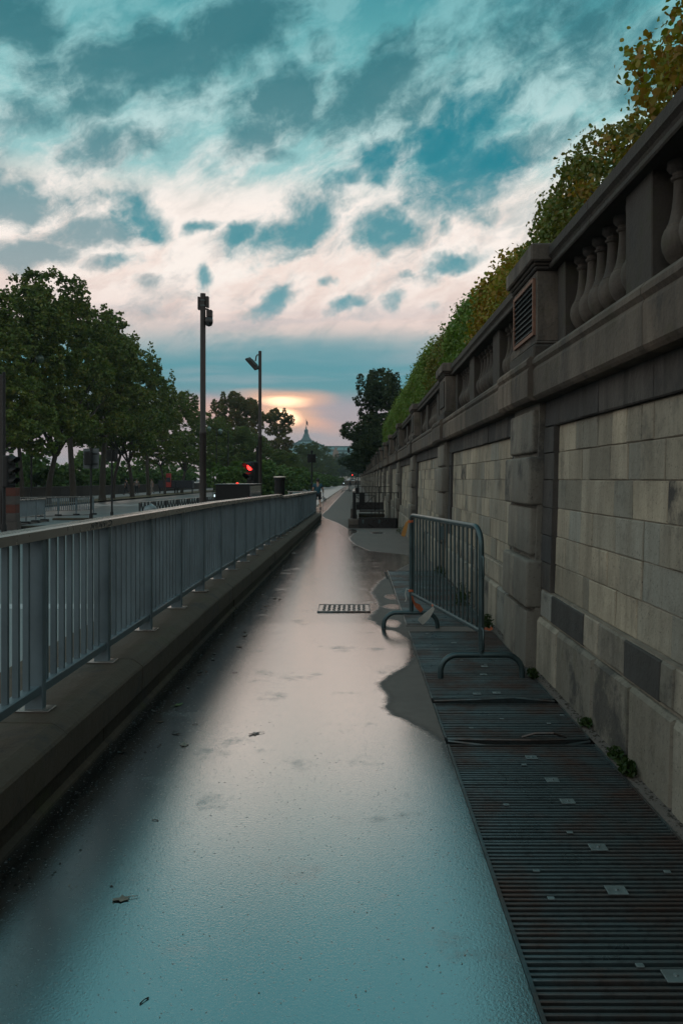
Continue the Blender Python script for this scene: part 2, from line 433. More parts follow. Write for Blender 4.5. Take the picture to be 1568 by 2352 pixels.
M['kerb'] = stone_mat('kerb_stone', (0.209,0.148,0.104), (0.156,0.114,0.081), (0.249,0.177,0.126), .45, .7, rough=.72, moss=.3)
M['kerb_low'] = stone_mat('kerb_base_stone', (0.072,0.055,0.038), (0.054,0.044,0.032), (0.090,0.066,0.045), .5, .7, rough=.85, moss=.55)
M['fence'] = simple('painted_rail_steel', (.122,.166,.186), .42, .3, .22, 3.0, .05, 40)
M['handrail'] = simple('worn_handrail_steel', (.31,.285,.265), .26, .6, .12, 2.0, .05, 60)
M['galv'] = simple('galvanised_steel', (.058,.092,.098), .36, .55, .22, 9, .05, 90)
M['black'] = simple('black_metal', (.009,.009,.0095), .6, .0, .3, 6, spec=.25)
M['blackwet'] = simple('black_gloss', (.008,.008,.009), .3, 0, .2, 6)
M['pole'] = simple('dark_pole_paint', (.022,.016,.014), .5, .0, .3, 3, spec=.35)
M['rust'] = simple('rusty_frame', (.20,.10,.065), .7, .3, .4, 12, .3, 60)
M['grate'] = None
def grate_mat():
    m, nt, p, out = new_mat('wet_grating_steel')
    P = pos(nt)
    n = noise(nt, P, 2.0, 5, .65); n2 = noise(nt, P, 22, 4, .7)
    c = mixc(nt, maprange(nt, n, .44, .60, 0, .85), (.10,.145,.155), (.105,.060,.046))
    c = mixc(nt, maprange(nt, n2, .5, .7, 0, .5), c, (.03,.03,.032))
    c = mixc(nt, maprange(nt, island(nt), .0, 1, 0, .35), c, (.04,.05,.052))
    setin(nt, p, 'Base Color', c); p.inputs['Metallic'].default_value = .6
    setin(nt, p, 'Roughness', maprange(nt, n, .35, .65, .26, .5))
    return m
M['grate'] = grate_mat()
M['plate'] = simple('zinc_fixing_plate', (.20,.245,.25), .42, .6, .2, 20)
M['pit'] = simple('pit_dark', (.012,.011,.010), .9)
M['cover'] = simple('worn_cover_plate', (.34,.32,.31), .28, .8, .15, 20)
M['tread'] = simple('dark_tread', (.13,.12,.118), .5, .5, .3, 30)
M['crust'] = stone_mat('black_crusted_stone', (.13,.122,.110), (.10,.097,.090), (.16,.145,.125), .8, 1.0)

# ================================================================ the ground
def struct(o): o['kind'] = 'structure'; return o
g = MB(); g.add([(-2500,-400,-.9),(2500,-400,-.9),(2500,2500,-.9),(-2500,2500,-.9)], [(0,1,2,3)])
struct(g.build('ground', M['ground'], loc=(0,0,-.9)))

# where the water film ends on the right, read off as ground points
EDGE = [(1300,2352),(1180,2100),(1105,1930),(1062,1800),(1040,1750),(1018,1705),(962,1670),(902,1642),(882,1625),(892,1602),(868,1572),(884,1557),(930,1530),(950,1505),
        (940,1470),(908,1450),(880,1447),(842,1420),(868,1392),(850,1360),(868,1335),(895,1318),(930,1300),(952,1288),(932,1274),(850,1266),(812,1250),(800,1236),
        (812,1224),(790,1210),(772,1200),(745,1190),(735,1182)]
EP = sorted([(gnd(u, v).y, gnd(u, v).x) for u, v in EDGE])
EY = np.array([p[0] for p in EP]); EX = np.array([p[1] for p in EP])
SPOTS = [gnd(*q) for q in ((1110,1388),(872,1459),(905,1457),(1010,1240))]
PUD = [(-.10,24.0,.16,1.2),(.62,23.2,.22,.5),(.20,16.4,.3,.5),(.45,9.9,.10,.25),(.42,9.1,.12,.2),(.36,8.0,.09,.25)]
def wetness(x, y):
    xb = np.interp(y, EY, EX, left=.6, right=-1.6)
    w = np.clip(.5+(xb-x)/np.where(y < 8, .14, .26), -.35, 1.25)
    for px, py, rx, ry in PUD:
        d = np.sqrt(((x-px)/rx)**2+((y-py)/ry)**2)
        w = np.maximum(w, np.clip(1.15-d*.75, -.4, 1.1))
    # the strip along the far kerb line stays damp
    w = np.where(y > 31, np.maximum(w, np.clip(.42-(x+2.45)*1.0, -.4, .9)), w)
    return w
def patch(xs, ys):
    X, Y = np.meshgrid(xs, ys)
    Z = np.vectorize(gz)(Y)
    V = np.stack([X, Y, Z], -1).reshape(-1, 3); nx = len(xs); ny = len(ys)
    i = np.arange((ny-1)*(nx-1)); r = i//(nx-1); c = i % (nx-1); a = r*nx+c
    return V, np.stack([a, a+1, a+nx+1, a+nx], -1)
def ysteps(a, b, k):
    ys = [a]
    while ys[-1] < b: ys.append(ys[-1]+max(.03, abs(ys[-1])*k))
    ys[-1] = b; return np.array(ys)
PV = []; PF = []; nb = 0
for xs, ys in ((np.linspace(-1.36,.488,60), np.concatenate([[-3.,0.,1.0], ysteps(1.3,12.59,.010)])),
               (np.linspace(-1.36,1.6,80), ysteps(12.59,31,.012)),
               (np.linspace(-2.45,1.6,60), ysteps(31,300,.02)),
               (np.linspace(1.296,1.6,8), np.concatenate([[-3.], ysteps(.5,12.59,.05)])),
               (np.linspace(.488,1.296,14), np.linspace(7.58,7.83,5))):
    v, f = patch(xs, ys); PV.append(v); PF.append(f+nb); nb += len(v)
PV = np.concatenate(PV); PF = np.concatenate(PF)
po = np_obj('path', PV, PF, M['path']); struct(po)
at_ = po.data.attributes.new('wet', 'FLOAT', 'POINT')
at_.data.foreach_set('value', wetness(PV[:,0], PV[:,1]).astype(np.float32))
po.data.polygons.foreach_set('use_smooth', [True]*len(po.data.polygons))

rv, rf = patch(np.array([-20.2,-12,-6,-2.46]), np.array([-10.,0,8,20,31,45.5,80,150,300]))
rv[:,2] -= .12
struct(np_obj('road', rv, rf, M['road']))
k = MB()
for y0, y1 in ((31.2,45.5),(45.5,120),(120,300)):     # granite kerb between path and road, beyond the fence
    n = max(1, int((y1-y0)/3))
    for j in range(n):
        a = y0+(y1-y0)*j/n; b = y0+(y1-y0)*(j+1)/n-.02
        k.prism_y([(-2.60,-.3),(-2.43,-.3),(-2.43,.006),(-2.58,.006),(-2.60,-.02)], a, b, gz(a), gz(b))
struct(k.build('kerb', M['kerb']))
# painted lines on the road
M['paint'] = simple('road_paint', (.42,.44,.44), .5, 0, .3, 14)
ln = MB()
def lquad(x0, x1, y0, y1, dz=.004): ln.add([(x0,y0,gz(y0)-.12+dz),(x1,y0,gz(y0)-.12+dz),(x1,y1,gz(y1)-.12+dz),(x0,y1,gz(y1)-.12+dz)], [(0,1,2,3)])
lquad(-8.5,-2.7,9.7,10.1)
for j in range(9): lquad(-11.2,-11.08,36+j*7,39+j*7)
for j in range(8): lquad(-5.4,-5.28,48+j*8,51+j*8)
for j in range(11): lquad(-19.6+j*.9,-19.1+j*.9,55,58.5)
struct(ln.build('road_marking', M['paint']))
vv, vf = patch(np.array([-22.6,-20.2]), np.array([-10.,8,45.5,300])); vv[:,2] += .0
struct(np_obj('verge', vv, vf, M['verge']))
vv, vf = patch(np.array([-27.0,-22.6]), np.array([-10.,8,45.5,300])); vv[:,2] += .02
struct(np_obj('riverside_pavement', vv, vf, M['pave']))
t = MB(); t.add([(1.66,-6,2.30),(60,-6,2.30),(60,320,2.30),(1.66,320,2.30)], [(0,1,2,3)])
struct(t.build('terrace', M['ground']))
pit = MB(); pit.box(.45,1.33,-1,12.7,-.45,-.40); pit.box(.45,.476,-1,12.7,-.40,-.03); pit.box(1.30,1.33,-1,12.7,-.40,-.03)
struct(pit.build('ventilation_pit', M['pit']))

# ================================================================ steel gratings in the path
rg = random.Random(3)
def grating(y0, y1, label, plates=(), tabs=(), sag=0, bent=()):
    t = thing('pavement_grating', (.89, (y0+y1)/2, -.03), label, 'grating', 'steel gratings along the wall')
    fr = MB()
    fr.box(.490,.502,y0,y1,-.05,.006); fr.box(1.282,1.292,y0,y1,-.05,.004)
    fr.box(.502,1.282,y0,y0+.010,-.05,.002); fr.box(.502,1.282,y1-.010,y1,-.05,.002)
    fr.build('frame', M['grate'], t)
    b = MB(); y = y0+.022
    while y < y1-.02:
        d = rg.uniform(-.0016,.0016); z = rg.uniform(-.002,.0015)
        b.add([(.503,y+d-.0052,-.03),(1.281,y-d-.0052,-.03),(1.281,y-d+.0052,-.03),(.503,y+d+.0052,-.03),
               (.503,y+d-.0052,z-.003),(1.281,y-d-.0052,z-.003),(1.281,y-d+.0052,z-.003),(.503,y+d+.0052,z-.003),
               (.503,y+d-.0032,z),(1.281,y-d-.0032,z),(1.281,y-d+.0032,z),(.503,y+d+.0032,z)],
              [(0,3,2,1),(0,1,5,4),(1,2,6,5),(2,3,7,6),(3,0,4,7),(4,5,9,8),(6,7,11,10),(5,6,10,9),(7,4,8,11),(8,9,10,11)])
        y += .0298
    for x in (.66,.89,1.12): b.box(x-.006,x+.006,y0+.01,y1-.01,-.06,-.031)
    b.build('bars', M['grate'], t)
    for u, v, w in plates:
        c = gnd(u, v); h = w*.41
        q = MB(); q.bbox(c.x-h,c.x+h,c.y-h*.85,c.y+h*.85,.0015,.006,.001,1); q.lathe([(.008,.006),(.007,.010),(.001,.011)], (c.x,c.y,0), 8)
        q.build('fixing_plate', M['plate'], t)
    for u, v in tabs:
        c = gnd(u, v)
        q = MB(); q.bbox(c.x-.012,c.x+.012,c.y-.009,c.y+.009,.0015,.007,.001,1)
        q.build('clip', M['plate'], t)
    for pts in bent:
        q = MB(); q.tube(pts, .007, 6); q.build('bent_bar', M['grate'], t)
    return t
grating(1.3, 4.34, 'near steel pavement grating with square fixing plates, in front of the bent bars',
        [(1220,1742,.07),(1268,1794,.075),(1303,1843,.075),(1373,1949,.08),(1415,2048,.085),(1552,2246,.085)],
        [(1203,1759),(1162,1851),(1308,1915),(1231,2003),(1265,2067),(1532,2006),(1469,2222),(1520,1730)])
grating(4.45, 5.13, 'short sagging grating panel between the two gaps, its edge bars bent',
        [], [(1082,1674),(1152,1653),(1260,1664),(1290,1645)],
        bent=([(.505,4.44,.0),(.75,4.39,.012),(.95,4.372,.016),(1.15,4.40,.010),(1.28,4.44,0)],
              [(.505,4.41,-.002),(.7,4.37,-.012),(.9,4.352,-.02),(1.1,4.355,-.014),(1.28,4.40,-.002)],
              [(.92,4.46,.004),(.99,4.43,.035),(1.08,4.41,.042),(1.16,4.44,.010)]))
grating(5.24, 7.57, 'grating panel under the near foot of the steel barrier',
        [(1095,1595,.065),(1140,1593,.065),(1110,1551,.06),(1112,1532,.06),(1042,1478,.055)],
        [(986,1465),(980,1457),(1003,1493),(1059,1510),(1060,1518),(1160,1502),(1115,1528)],
        bent=([(.505,5.20,.0),(.8,5.185,.014),(1.02,5.20,.02),(1.2,5.19,.006),(1.28,5.19,0)],))
grating(7.85, 12.57, 'long far grating panel running past the far foot of the barrier',
        [(945,1330,.05),(962,1312,.05)], [(955,1348),(975,1355),(935,1322),(920,1332)])
# metal cover in the wet path
t = thing('access_cover', (-.12,8.92,0), 'metal access cover with raised tread pattern lying in the wet path', 'access cover')
y0, y1, x0, x1 = 8.70, 9.16, -.405, .145
qp = MB(); qp.box(x0,x1,y0,y1,-.02,.004)
q = MB()
for a, b, c, d in ((x0-.012,x1+.012,y0-.014,y0-.001),(x0-.012,x1+.012,y1+.001,y1+.014),(x0-.012,x0-.001,y0,y1),(x1+.001,x1+.012,y0,y1)): q.box(a,b,c,d,-.02,.008)
q.build('frame', M['grate'], t)
q = qp
for i in range(9):
    for j in range(5):
        cx = x0+.03+(x1-x0-.06)*(i+.5)/9; cy = y0+.03+(y1-y0-.06)*(j+.5)/5
        s = 1 if (i+j) % 2 else -1; dx, dy = .017, .014*s
        q.add([(cx-dx,cy-dy-.006,.0045),(cx-dx,cy-dy+.006,.0045),(cx+dx,cy+dy-.006,.0045),(cx+dx,cy+dy+.006,.0045),(cx-dx*.8,cy-dy*.8,.011),(cx+dx*.8,cy+dy*.8,.011)],
              [(0,1,4),(2,5,3),(0,4,5,2),(1,3,5,4)])
pl_ = q.build('plate', [M['cover'], M['tread']], t)
for i, f in enumerate(pl_.data.polygons): f.material_index = 0 if i < 6 else 1

# ================================================================ the retaining wall
WY0, WY1 = -6.0, 260.0
PIL = [-.45, 6.13, 12.4]
while PIL[-1] < 235: PIL.append(PIL[-1]+6.7)
PW = .93
wall = thing('retaining_wall', (1.4, 6, 0), 'tall pale limestone retaining wall with rusticated pilasters and panels, along the right of the path', 'wall')
rw = random.Random(11)
def batter(x, y, z): return (x+.025*z, y, z)
def block(mb, xf, y0, y1, z0, z1, gap=.0022, bev=.005, back=.03, jit=.004):
    xf += rw.uniform(-jit, jit); y0 += gap; y1 -= gap; z0 += gap; z1 -= gap
    b = min(bev, (y1-y0)*.3, (z1-z0)*.3); j = lambda: rw.uniform(-.003, .003)
    o = [(xf+b+back, y0, z0), (xf+b+back, y1, z0), (xf+b+back, y1, z1), (xf+b+back, y0, z1)]
    m_ = [(xf+b, y0, z0), (xf+b, y1, z0), (xf+b, y1, z1), (xf+b, y0, z1)]
    e = lambda: b*rw.uniform(.5, 1.5)
    f = [(xf+j(), y0+e(), z0+e()), (xf+j(), y1-e(), z0+e()), (xf+j(), y1-e(), z1-e()), (xf+j(), y0+e(), z1-e())]
    fs = [(8,9,10,11)]
    for a in range(4):
        c = (a+1) % 4; fs += [(a, c, 4+c, 4+a), (4+a, 4+c, 8+c, 8+a)]
    mb.add(o+m_+f, fs)
def course(mb, xf, y0, y1, z0, z1, lo, hi, **k):
    y = y0
    while y < y1-1e-4:
        L = rw.uniform(lo, hi)
        if rw.random() < .28: L *= .6
        if y1-(y+L) < lo*.6: L = y1-y
        block(mb, xf, y, min(y1, y+L), z0, z1, **k); y += L
# the backing of mortar
b = MB()
for a, c in ((WY0, 60), (60, WY1)):
    b.box(1.385+.012, 1.66, a, c, -.6, .61); b.box(1.428, 1.66, a, c, .61, 1.86); b.box(1.40, 1.66, a, c, 1.86, 2.10)
b.fn(batter).build('mortar_backing', M['mortar'], wall)
CZ = [.61,.815,1.018,1.222,1.428,1.628,1.821]
low = MB(); up = MB(); fld = MB(); frz = MB()
segs = [(WY0, PIL[0]-.02)]+[(PIL[i]+PW+.02, PIL[i+1]-.02) for i in range(len(PIL)-1)]+[(PIL[-1]+PW, WY1)]
for (a, c) in segs:
    far = a > 62; sc = 2.6 if far else 1.0
    course(low, 1.36, a, c, -.5, .395, .55*sc, .95*sc, bev=.022, gap=.003)
    course(up, 1.383, a, c, .40, .605, .32*sc, .75*sc, bev=.012, gap=.004)
    mrg = .30
    for j in range(6):
        course(fld, 1.420, a+mrg, c-mrg, CZ[j], CZ[j+1], .22*sc, .52*sc)
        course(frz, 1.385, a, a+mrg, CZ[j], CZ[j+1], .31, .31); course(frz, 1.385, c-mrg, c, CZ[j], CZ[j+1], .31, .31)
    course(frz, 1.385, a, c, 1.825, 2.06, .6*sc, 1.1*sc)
    # returns of the recessed panel
    for yy in (a+mrg, c-mrg):
        s = .02 if yy == c-mrg else -.02
        frz.box(1.392,1.435,min(yy,yy+s),max(yy,yy+s),.612,1.824)
    frz.box(1.392,1.435,a+mrg-.019,c-mrg+.019,1.8245,1.845)
low.fn(batter).build('lower_plinth', M['stone_low'], wall)
for y0, y1, z0, z1, x_ in ((3.70,4.19,.408,.598,1.3785),(4.95,5.75,.408,.598,1.379),(2.62,2.95,1.03,1.21,1.414)):
    q = MB(); q.bbox(x_, x_+.03, y0, y1, z0, z1, .006, 1); q.fn(batter).build('stained_stone', M['crust'], wall)
up.fn(batter).build('upper_plinth', M['stone_low'], wall)
fld.fn(batter).build('recessed_panel_stones', M['stone'], wall)
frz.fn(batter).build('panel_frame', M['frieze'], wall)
BZ = [(-.5,.425,1.285,.0),(.455,.815,1.270,.06),(.85,1.215,1.298,-.03),(1.235,1.605,1.272,.06),(1.635,1.965,1.300,-.03)]
for i, y in enumerate(PIL):
    core = MB(); core.box(1.345, 1.44, y-.018, y+PW+.018, -.5, 2.05)
    if i > 6:
        for z0, z1, xf, ex in BZ: core.bbox(xf, 1.40, y-ex*.5, y+PW+ex*.5, z0, z1, .02, 1)
        core.fn(batter).build('pilaster', M['rustic'], wall); continue
    pl = core.fn(batter).build('pilaster', M['rustic'], wall)
    for z0, z1, xf, ex in BZ:
        q = MB(); cut = rw.uniform(.3, .7)
        ya, yb = y-ex*.5, y+PW+ex*.5; yc = ya+(yb-ya)*cut
        q.bbox(xf, 1.40, ya, yc-.0015, z0, z1, .022 if z1 > .45 else .008, 3); q.bbox(xf+.002, 1.40, yc+.0015, yb, z0, z1, .022 if z1 > .45 else .008, 3)
        q.fn(batter).build('rusticated_block', M['rustic'], pl, smooth=True, angle=40)
# cornice: a moulded course of long stones, stepping out over every pilaster
def cor_prof(x): return [(x+.5,2.02),(x+.03,2.02),(x+.012,2.035),(x,2.05),(x,2.235),(x+.012,2.262),(x-.006,2.285),(x-.006,2.315),(x+.02,2.345),(x+.5,2.36)]
cor = MB()
for i, (a, c) in enumerate(segs):
    y = a-.10 if i else a; far = a > 62
    a2 = a+.13 if i else a; c2 = c-.13
    y = a2
    while y < c2-1e-3:
        L = rw.uniform(1.1, 1.7)*(3 if far else 1); e = min(c2, y+L)
        if c2-e < .4: e = c2
        cor.prism_y(cor_prof(1.315+rw.uniform(-.003,.003)), y+.001, e-.002); y = e
for y in PIL:
    cor.prism_y(cor_prof(1.272), y-.148, y+PW*.5-.001); cor.prism_y(cor_prof(1.270), y+PW*.5+.001, y+PW+.148)
cor.build('cornice', M['cornice'], wall)

# ================================================================ balustrade on top of the wall
bal = thing('stone_balustrade', (1.6, 6, 2.345), 'weathered dark stone balustrade with bottle balusters and pedestals, on top of the retaining wall', 'balustrade')
cop = MB(); foot = MB()
def cop_prof(x): return [(x+.02,3.035),(x+.075,3.035),(x+.36,3.035),(x+.36,3.19),(x+.34,3.205),(x+.02,3.205),(x,3.19),(x,3.125),(x+.022,3.105),(x+.03,3.085),(x+.012,3.07),(x+.012,3.045)]
def foot_prof(x): return [(x+.01,2.35),(x+.32,2.35),(x+.32,2.42),(x+.04,2.42),(x+.01,2.40)]
for (a, c) in segs:
    far = a > 62; y = a
    while y < c-1e-3:
        L = rw.uniform(1.2, 1.8) if a < 40 else 9; e = min(c, y+L)
        if c-e < .5: e = c
        cop = MB(); cop.prism_y(cop_prof(1.455+rw.uniform(-.004,.004)), y+.001, e-.002); cop.build('coping_stone', M['balus'], bal); y = e
    foot.prism_y(foot_prof(1.50), a, c)
foot.build('base_course', M['balus'], bal)
BPROF = [(.082,2.421),(.082,2.440),(.074,2.447),(.055,2.470),(.036,2.487),(.034,2.505),(.046,2.517),(.070,2.545),(.088,2.585),(.094,2.625),(.090,2.662),(.078,2.693),(.068,2.702),(.068,2.712),(.061,2.72),
         (.052,2.75),(.042,2.80),(.036,2.86),(.033,2.915),(.034,2.935),(.046,2.942),(.048,2.955),(.038,2.962),(.040,2.975),(.060,2.990),(.066,3.0),(.066,3.034)]
bmesh_ = MB().lathe(BPROF, (0,0,0), 18)
proto_b = None; proto_y = 0.0; nbal = 0; fb_ = MB()
def baluster(y):
    global proto_b, proto_y, nbal
    nbal += 1
    if nbal > 90:
        fb_.lathe([(.08,2.421),(.05,2.47),(.035,2.5),(.092,2.62),(.05,2.75),(.034,2.93),(.066,3.0),(.066,3.034)], (1.635,y,0), 8); return
    if proto_b is None:
        q = MB(); q.v = [(1.635+v[0], y+v[1], v[2]) for v in bmesh_.v]; q.f = bmesh_.f
        proto_b = q.build('baluster', M['balus'], bal, smooth=True, angle=35); proto_y = y
        return
    c = proto_b.copy(); COL.objects.link(c); c.parent = bal
    c.location = (0, y-proto_y, 0); c.rotation_euler = (0,0,0)
def die(y0, y1):
    q = MB(); q.bbox(1.53,1.745,y0,y1,2.415,3.04,.006,1)
    q.build('die', M['balus'], bal)
far_die = MB()
for i, (a, c) in enumerate(segs):
    if c-a < 1: continue
    if a < 0 and c < 0: continue
    L = c-a; hd = .20
    # near bay: dies placed as photographed
    d1, d2 = (a+1.52, c-1.93) if i != 1 else (a+1.45, 4.17)
    if a < 45:
        die(a+.005, a+hd); die(c-hd-.01, c-.005); die(d1, d1+.40); die(d2, d2+.40)
    else:
        for y0, y1 in ((a+.005,a+hd),(c-hd-.01,c-.005),(d1,d1+.4),(d2,d2+.4)): far_die.box(1.53,1.745,y0,y1,2.415,3.04)
    if a > 110: continue
    for y0, y1 in ((a+hd, d1), (d1+.4, d2), (d2+.4, c-hd-.01)):
        n = max(2, int(round((y1-y0)/.225)))
        for j in range(n): baluster(y0+(y1-y0)*(j+.5)/n)
fd = far_die.build('far_dies', M['balus'], bal); fd['kind'] = 'stuff'; fd.name = 'die_run'
fo = fb_.build('baluster_run', M['balus'], bal, smooth=True, angle=35); fo['kind'] = 'stuff'
for i, y in enumerate(PIL):
    q = MB(); pc = y+PW/2; x0 = 1.383; w = PW-.05; ya, yb = pc-w/2, pc+w/2
    q.bbox(x0-.035,1.75,ya-.04,yb+.04,2.352,2.46,.012,1); q.bbox(x0-.018,1.74,ya-.02,yb+.02,2.462,2.49,.01,1)
    q.bbox(x0,1.735,ya,yb,2.492,3.03,.005,1)
    if i > 8:
        q.bbox(x0-.05,1.80,ya-.06,yb+.06,3.032,3.22,.012,1); q.build('pedestal', M['balus'], bal); continue
    pd = q.build('pedestal', M['balus'], bal)
    cp = MB(); cp.bbox(x0-.02,1.78,ya-.025,yb+.025,3.032,3.06,.01,1); cp.bbox(x0-.035,1.79,ya-.04,yb+.04,3.062,3.085,.01,1); cp.bbox(x0-.06,1.80,ya-.07,yb+.07,3.087,3.222,.012,1)
    cp.build('cap', M['balus'], pd)
    if i != 1:
        rp = MB(); rp.bbox(x0-.018,x0+.01,ya+.12,yb-.12,2.56,2.96,.006,1); rp.build('raised_panel', M['balus'], pd)
y = PIL[1]; pc = y+PW/2; w = PW-.05; ya, yb = pc-w/2+.045, pc+w/2-.06
vg = thing('vent_grille', (1.37, pc, 2.55), 'black louvred vent grille with rusty frame on the nearest pedestal of the balustrade', 'vent grille')
q = MB(); z0, z1 = 2.545, 2.985
for a in ((ya,yb,z0,z0+.028),(ya,yb,z1-.028,z1),(ya,ya+.028,z0+.028,z1-.028),(yb-.028,yb,z0+.028,z1-.028)): q.box(1.362,1.384,*a)
q.build('frame', M['rust'], vg)
q = MB(); q.box(1.3785,1.3825,ya+.028,yb-.028,z0+.028,z1-.028); q.build('back_plate', M['pit'], vg)
for j in range(9):
    z = z0+.05+j*(z1-z0-.09)/8.4
    q = MB(); q.add([(1.362,ya+.029,z-.012),(1.377,ya+.029,z+.012),(1.377,yb-.029,z+.012),(1.362,yb-.029,z-.012),
                     (1.364,ya+.029,z-.015),(1.379,ya+.029,z+.009),(1.379,yb-.029,z+.009),(1.364,yb-.029,z-.015)],
                    [(0,1,2,3),(7,6,5,4),(0,3,7,4),(1,5,6,2),(0,4,5,1),(3,2,6,7)])
    q.build('louvre', M['black'], vg)
# ================================================================ low wall and railing on the left
rl = random.Random(5)
lw = thing('low_wall', (-1.6, 5, 0), 'low mossy stone kerb wall carrying the grey railing, left of the wet path', 'low wall')
cp = MB(); bs = MB(); y = -1.5
while y < 31.2:
    L = rl.uniform(1.3, 1.9); e = min(31.25, y+L); j = rl.uniform(-.004, .004)
    if 31.25-e < .5: e = 31.25
    cp = MB(); cp.prism_y([(-2.05,.12),(-1.33+j,.12),(-1.325+j,.262),(-1.335+j,.275),(-1.385+j,.309),(-1.40+j,.314),(-2.05,.318)], y+.004, e-.005, gz(y), gz(e))
    cp.build('coping_stone', M['kerb'], lw)
    y = e
y = -1.5
while y < 31.2:
    L = rl.uniform(.8, 1.3); e = min(31.22, y+L); j = rl.uniform(-.006, .006)
    if 31.22-e < .4: e = 31.22
    bs.prism_y([(-2.03,-.3),(-1.35+j,-.3),(-1.35+j,.119),(-2.03,.119)], y+.002, e-.004, gz(y), gz(e))
    bs.prism_y([(-1.35,-.2),(-1.30+j,-.2),(-1.325+j,.012),(-1.35,.03)], y, e, gz(y), gz(e))
    y = e
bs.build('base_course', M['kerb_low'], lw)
q = MB(); z = gz(31.3); q.lathe([(.36,z-.1),(.36,z+.25),(.33,z+.30),(.02,z+.315)], (-1.70,31.25,0), 20); q.build('rounded_end', M['kerb'], lw, smooth=True, angle=40)

fn = thing('metal_railing', (-1.55, 5, .31), 'grey metal railing of flat bars with broad handrail, on the low wall', 'railing')
RX = -1.55; Y0R = .815; SP = 1.03
posts = [Y0R+SP*i for i in range(30)]; posts = [p for p in posts if p < 31.1]
def rz(y): return (0.0 if y < 16.2 else -.045)+gz(y)
HT = 1.195
def seg_strip(mb, x0, x1, z0, z1, pts, b=.008):
    for a, c in pts:
        mb.prism_y([(x0,z0),(x1,z0),(x1+.0,z1-b),(x1-b,z1),(x0+b,z1),(x0,z1-b)], a, c, rz(a), rz(c-.001))
q = MB(); y = posts[0]-.5; joints = [y, 2.0, 5.35, 8.6, 9.55, 11.3, 12.4, 16.19]
for a, c in zip(joints[:-1], joints[1:]): seg_strip(q, -1.605, -1.497, HT-.052, HT, [(a+.0015, c-.0015)])
a = 16.2
q.prism_y([(-1.605,HT-.052),(-1.497,HT-.052),(-1.497,HT-.008),(-1.505,HT),(-1.60,HT),(-1.605,HT-.008)], 16.191, 16.9, gz(16.2), gz(16.9)-.045)
for a, c in zip([16.9,19.5,22.6,25.7,28.7],[19.5,22.6,25.7,28.7,31.05]): seg_strip(q, -1.605, -1.497, HT-.052, HT, [(a+.001, c-.001)])
zt = rz(31)+HT
q.bbox(-2.62,-1.606,30.95,31.05,zt-.05,zt-.002,.006,1)
q.build('handrail', M['handrail'], fn)
q = MB()
for a, c in zip(posts[:-1], posts[1:]): seg_strip(q, -1.58, -1.520, .395, .437, [(a+.024, c-.024)], .004)
q.build('bottom_rail', M['fence'], fn)
for i, y in enumerate(posts):
    z = rz(y); q = MB(); q.bbox(-1.598,-1.508,y-.022,y+.022,gz(y)+.319,z+HT-.053,.004,1)
    po_ = q.build('post', M['fence'], fn)
    if i < 18:
        q = MB(); q.bbox(-1.635,-1.470,y-.055,y+.055,gz(y)+.316,gz(y)+.324,.002,1); q.build('base_plate', M['handrail'], po_)
ns = 0; run = MB()
for i, (a, c) in enumerate(zip(posts[:-1], posts[1:])):
    for j in range(8):
        y = a+(c-a)*(j+1)/9; z = rz(y)
        if ns < 96 and y > 2.5:
            q = MB(); q.box(-1.564,-1.536,y-.010,y+.010,z+.437,z+HT-.052); q.build('slat', M['fence'], fn); ns += 1
        else: run.box(-1.564,-1.536,y-.010,y+.010,z+.437,z+HT-.052)
o = run.build('slat_run', M['fence'], fn); o['kind'] = 'stuff'
# scribble on the handrail
M['ink'] = simple('felt_pen', (.035,.034,.036), .7)
q = MB(); rs_ = random.Random(2)
def stroke(pts, w=.004):
    pts = [Vector((-1.4962, y, z)) for y, z in pts]
    for p, n in zip(pts[:-1], pts[1:]):
        d = (n-p).normalized(); s = Vector((0, -d.z, d.y))*w
        q.add([p-s, p+s, n+s, n-s], [(0,1,2,3)])
zb = HT-.046
for k_, pts in enumerate(([(0,0),(.02,.032),(.035,.005),(.055,.034)],[(.07,.006),(.075,.03),(.10,.028),(.085,.016),(.10,.004)],[(.12,.004),(.13,.033),(.155,.005),(.165,.032)],[(.18,.03),(.20,.005),(.215,.03)],[(.235,.005),(.24,.032)],[(.26,.03),(.30,.034),(.32,.02),(.295,.004),(.262,.006)])):
    stroke([(4.55+a*1.25, zb+b_) for a, b_ in pts])
q.build('scribble', M['ink'], fn)

# ================================================================ crowd barrier
bt = thing('crowd_barrier', (.72, 6.75, 0), 'galvanised steel crowd barrier with arched feet standing on the gratings, tape tied to it', 'barrier')
P0 = Vector((.904, 5.81, 0)); P1 = Vector((.533, 7.74, 0)); DV = (P1-P0); LB = DV.length; DU = DV.normalized()
def bp(s, z): return P0+DU*s+Vector((0,0,z))
TR = .021; ZT, ZB = 1.085, .335
top = [bp(0,.15), bp(0,ZT-.14)]
for k_ in range(1, 7):
    a = PI/2*k_/6; top.append(bp(.14-.14*math.cos(a), ZT-.14+.14*math.sin(a)))
for k_ in range(0, 7):
    a = PI/2*k_/6; top.append(bp(LB-.07+.07*math.sin(a), ZT-.07+.07*math.cos(a)))
top.append(bp(LB, .15))
MB().tube(top, TR, 12).build('frame', M['galv'], bt, smooth=True, angle=60)
MB().tube([bp(.02,ZB), bp(LB-.02,ZB)], .019, 10).build('lower_rail', M['galv'], bt, smooth=True, angle=60)
for k_ in range(18):
    s = (k_+1)*LB/19
    zt = ZT if s > .14 else ZT-.14+math.sqrt(max(0, .14**2-(.14-s)**2))
    MB().tube([bp(s,ZB), bp(s,zt-.005)], .0085, 7).build('upright_bar', M['galv'], bt, smooth=True, angle=60)
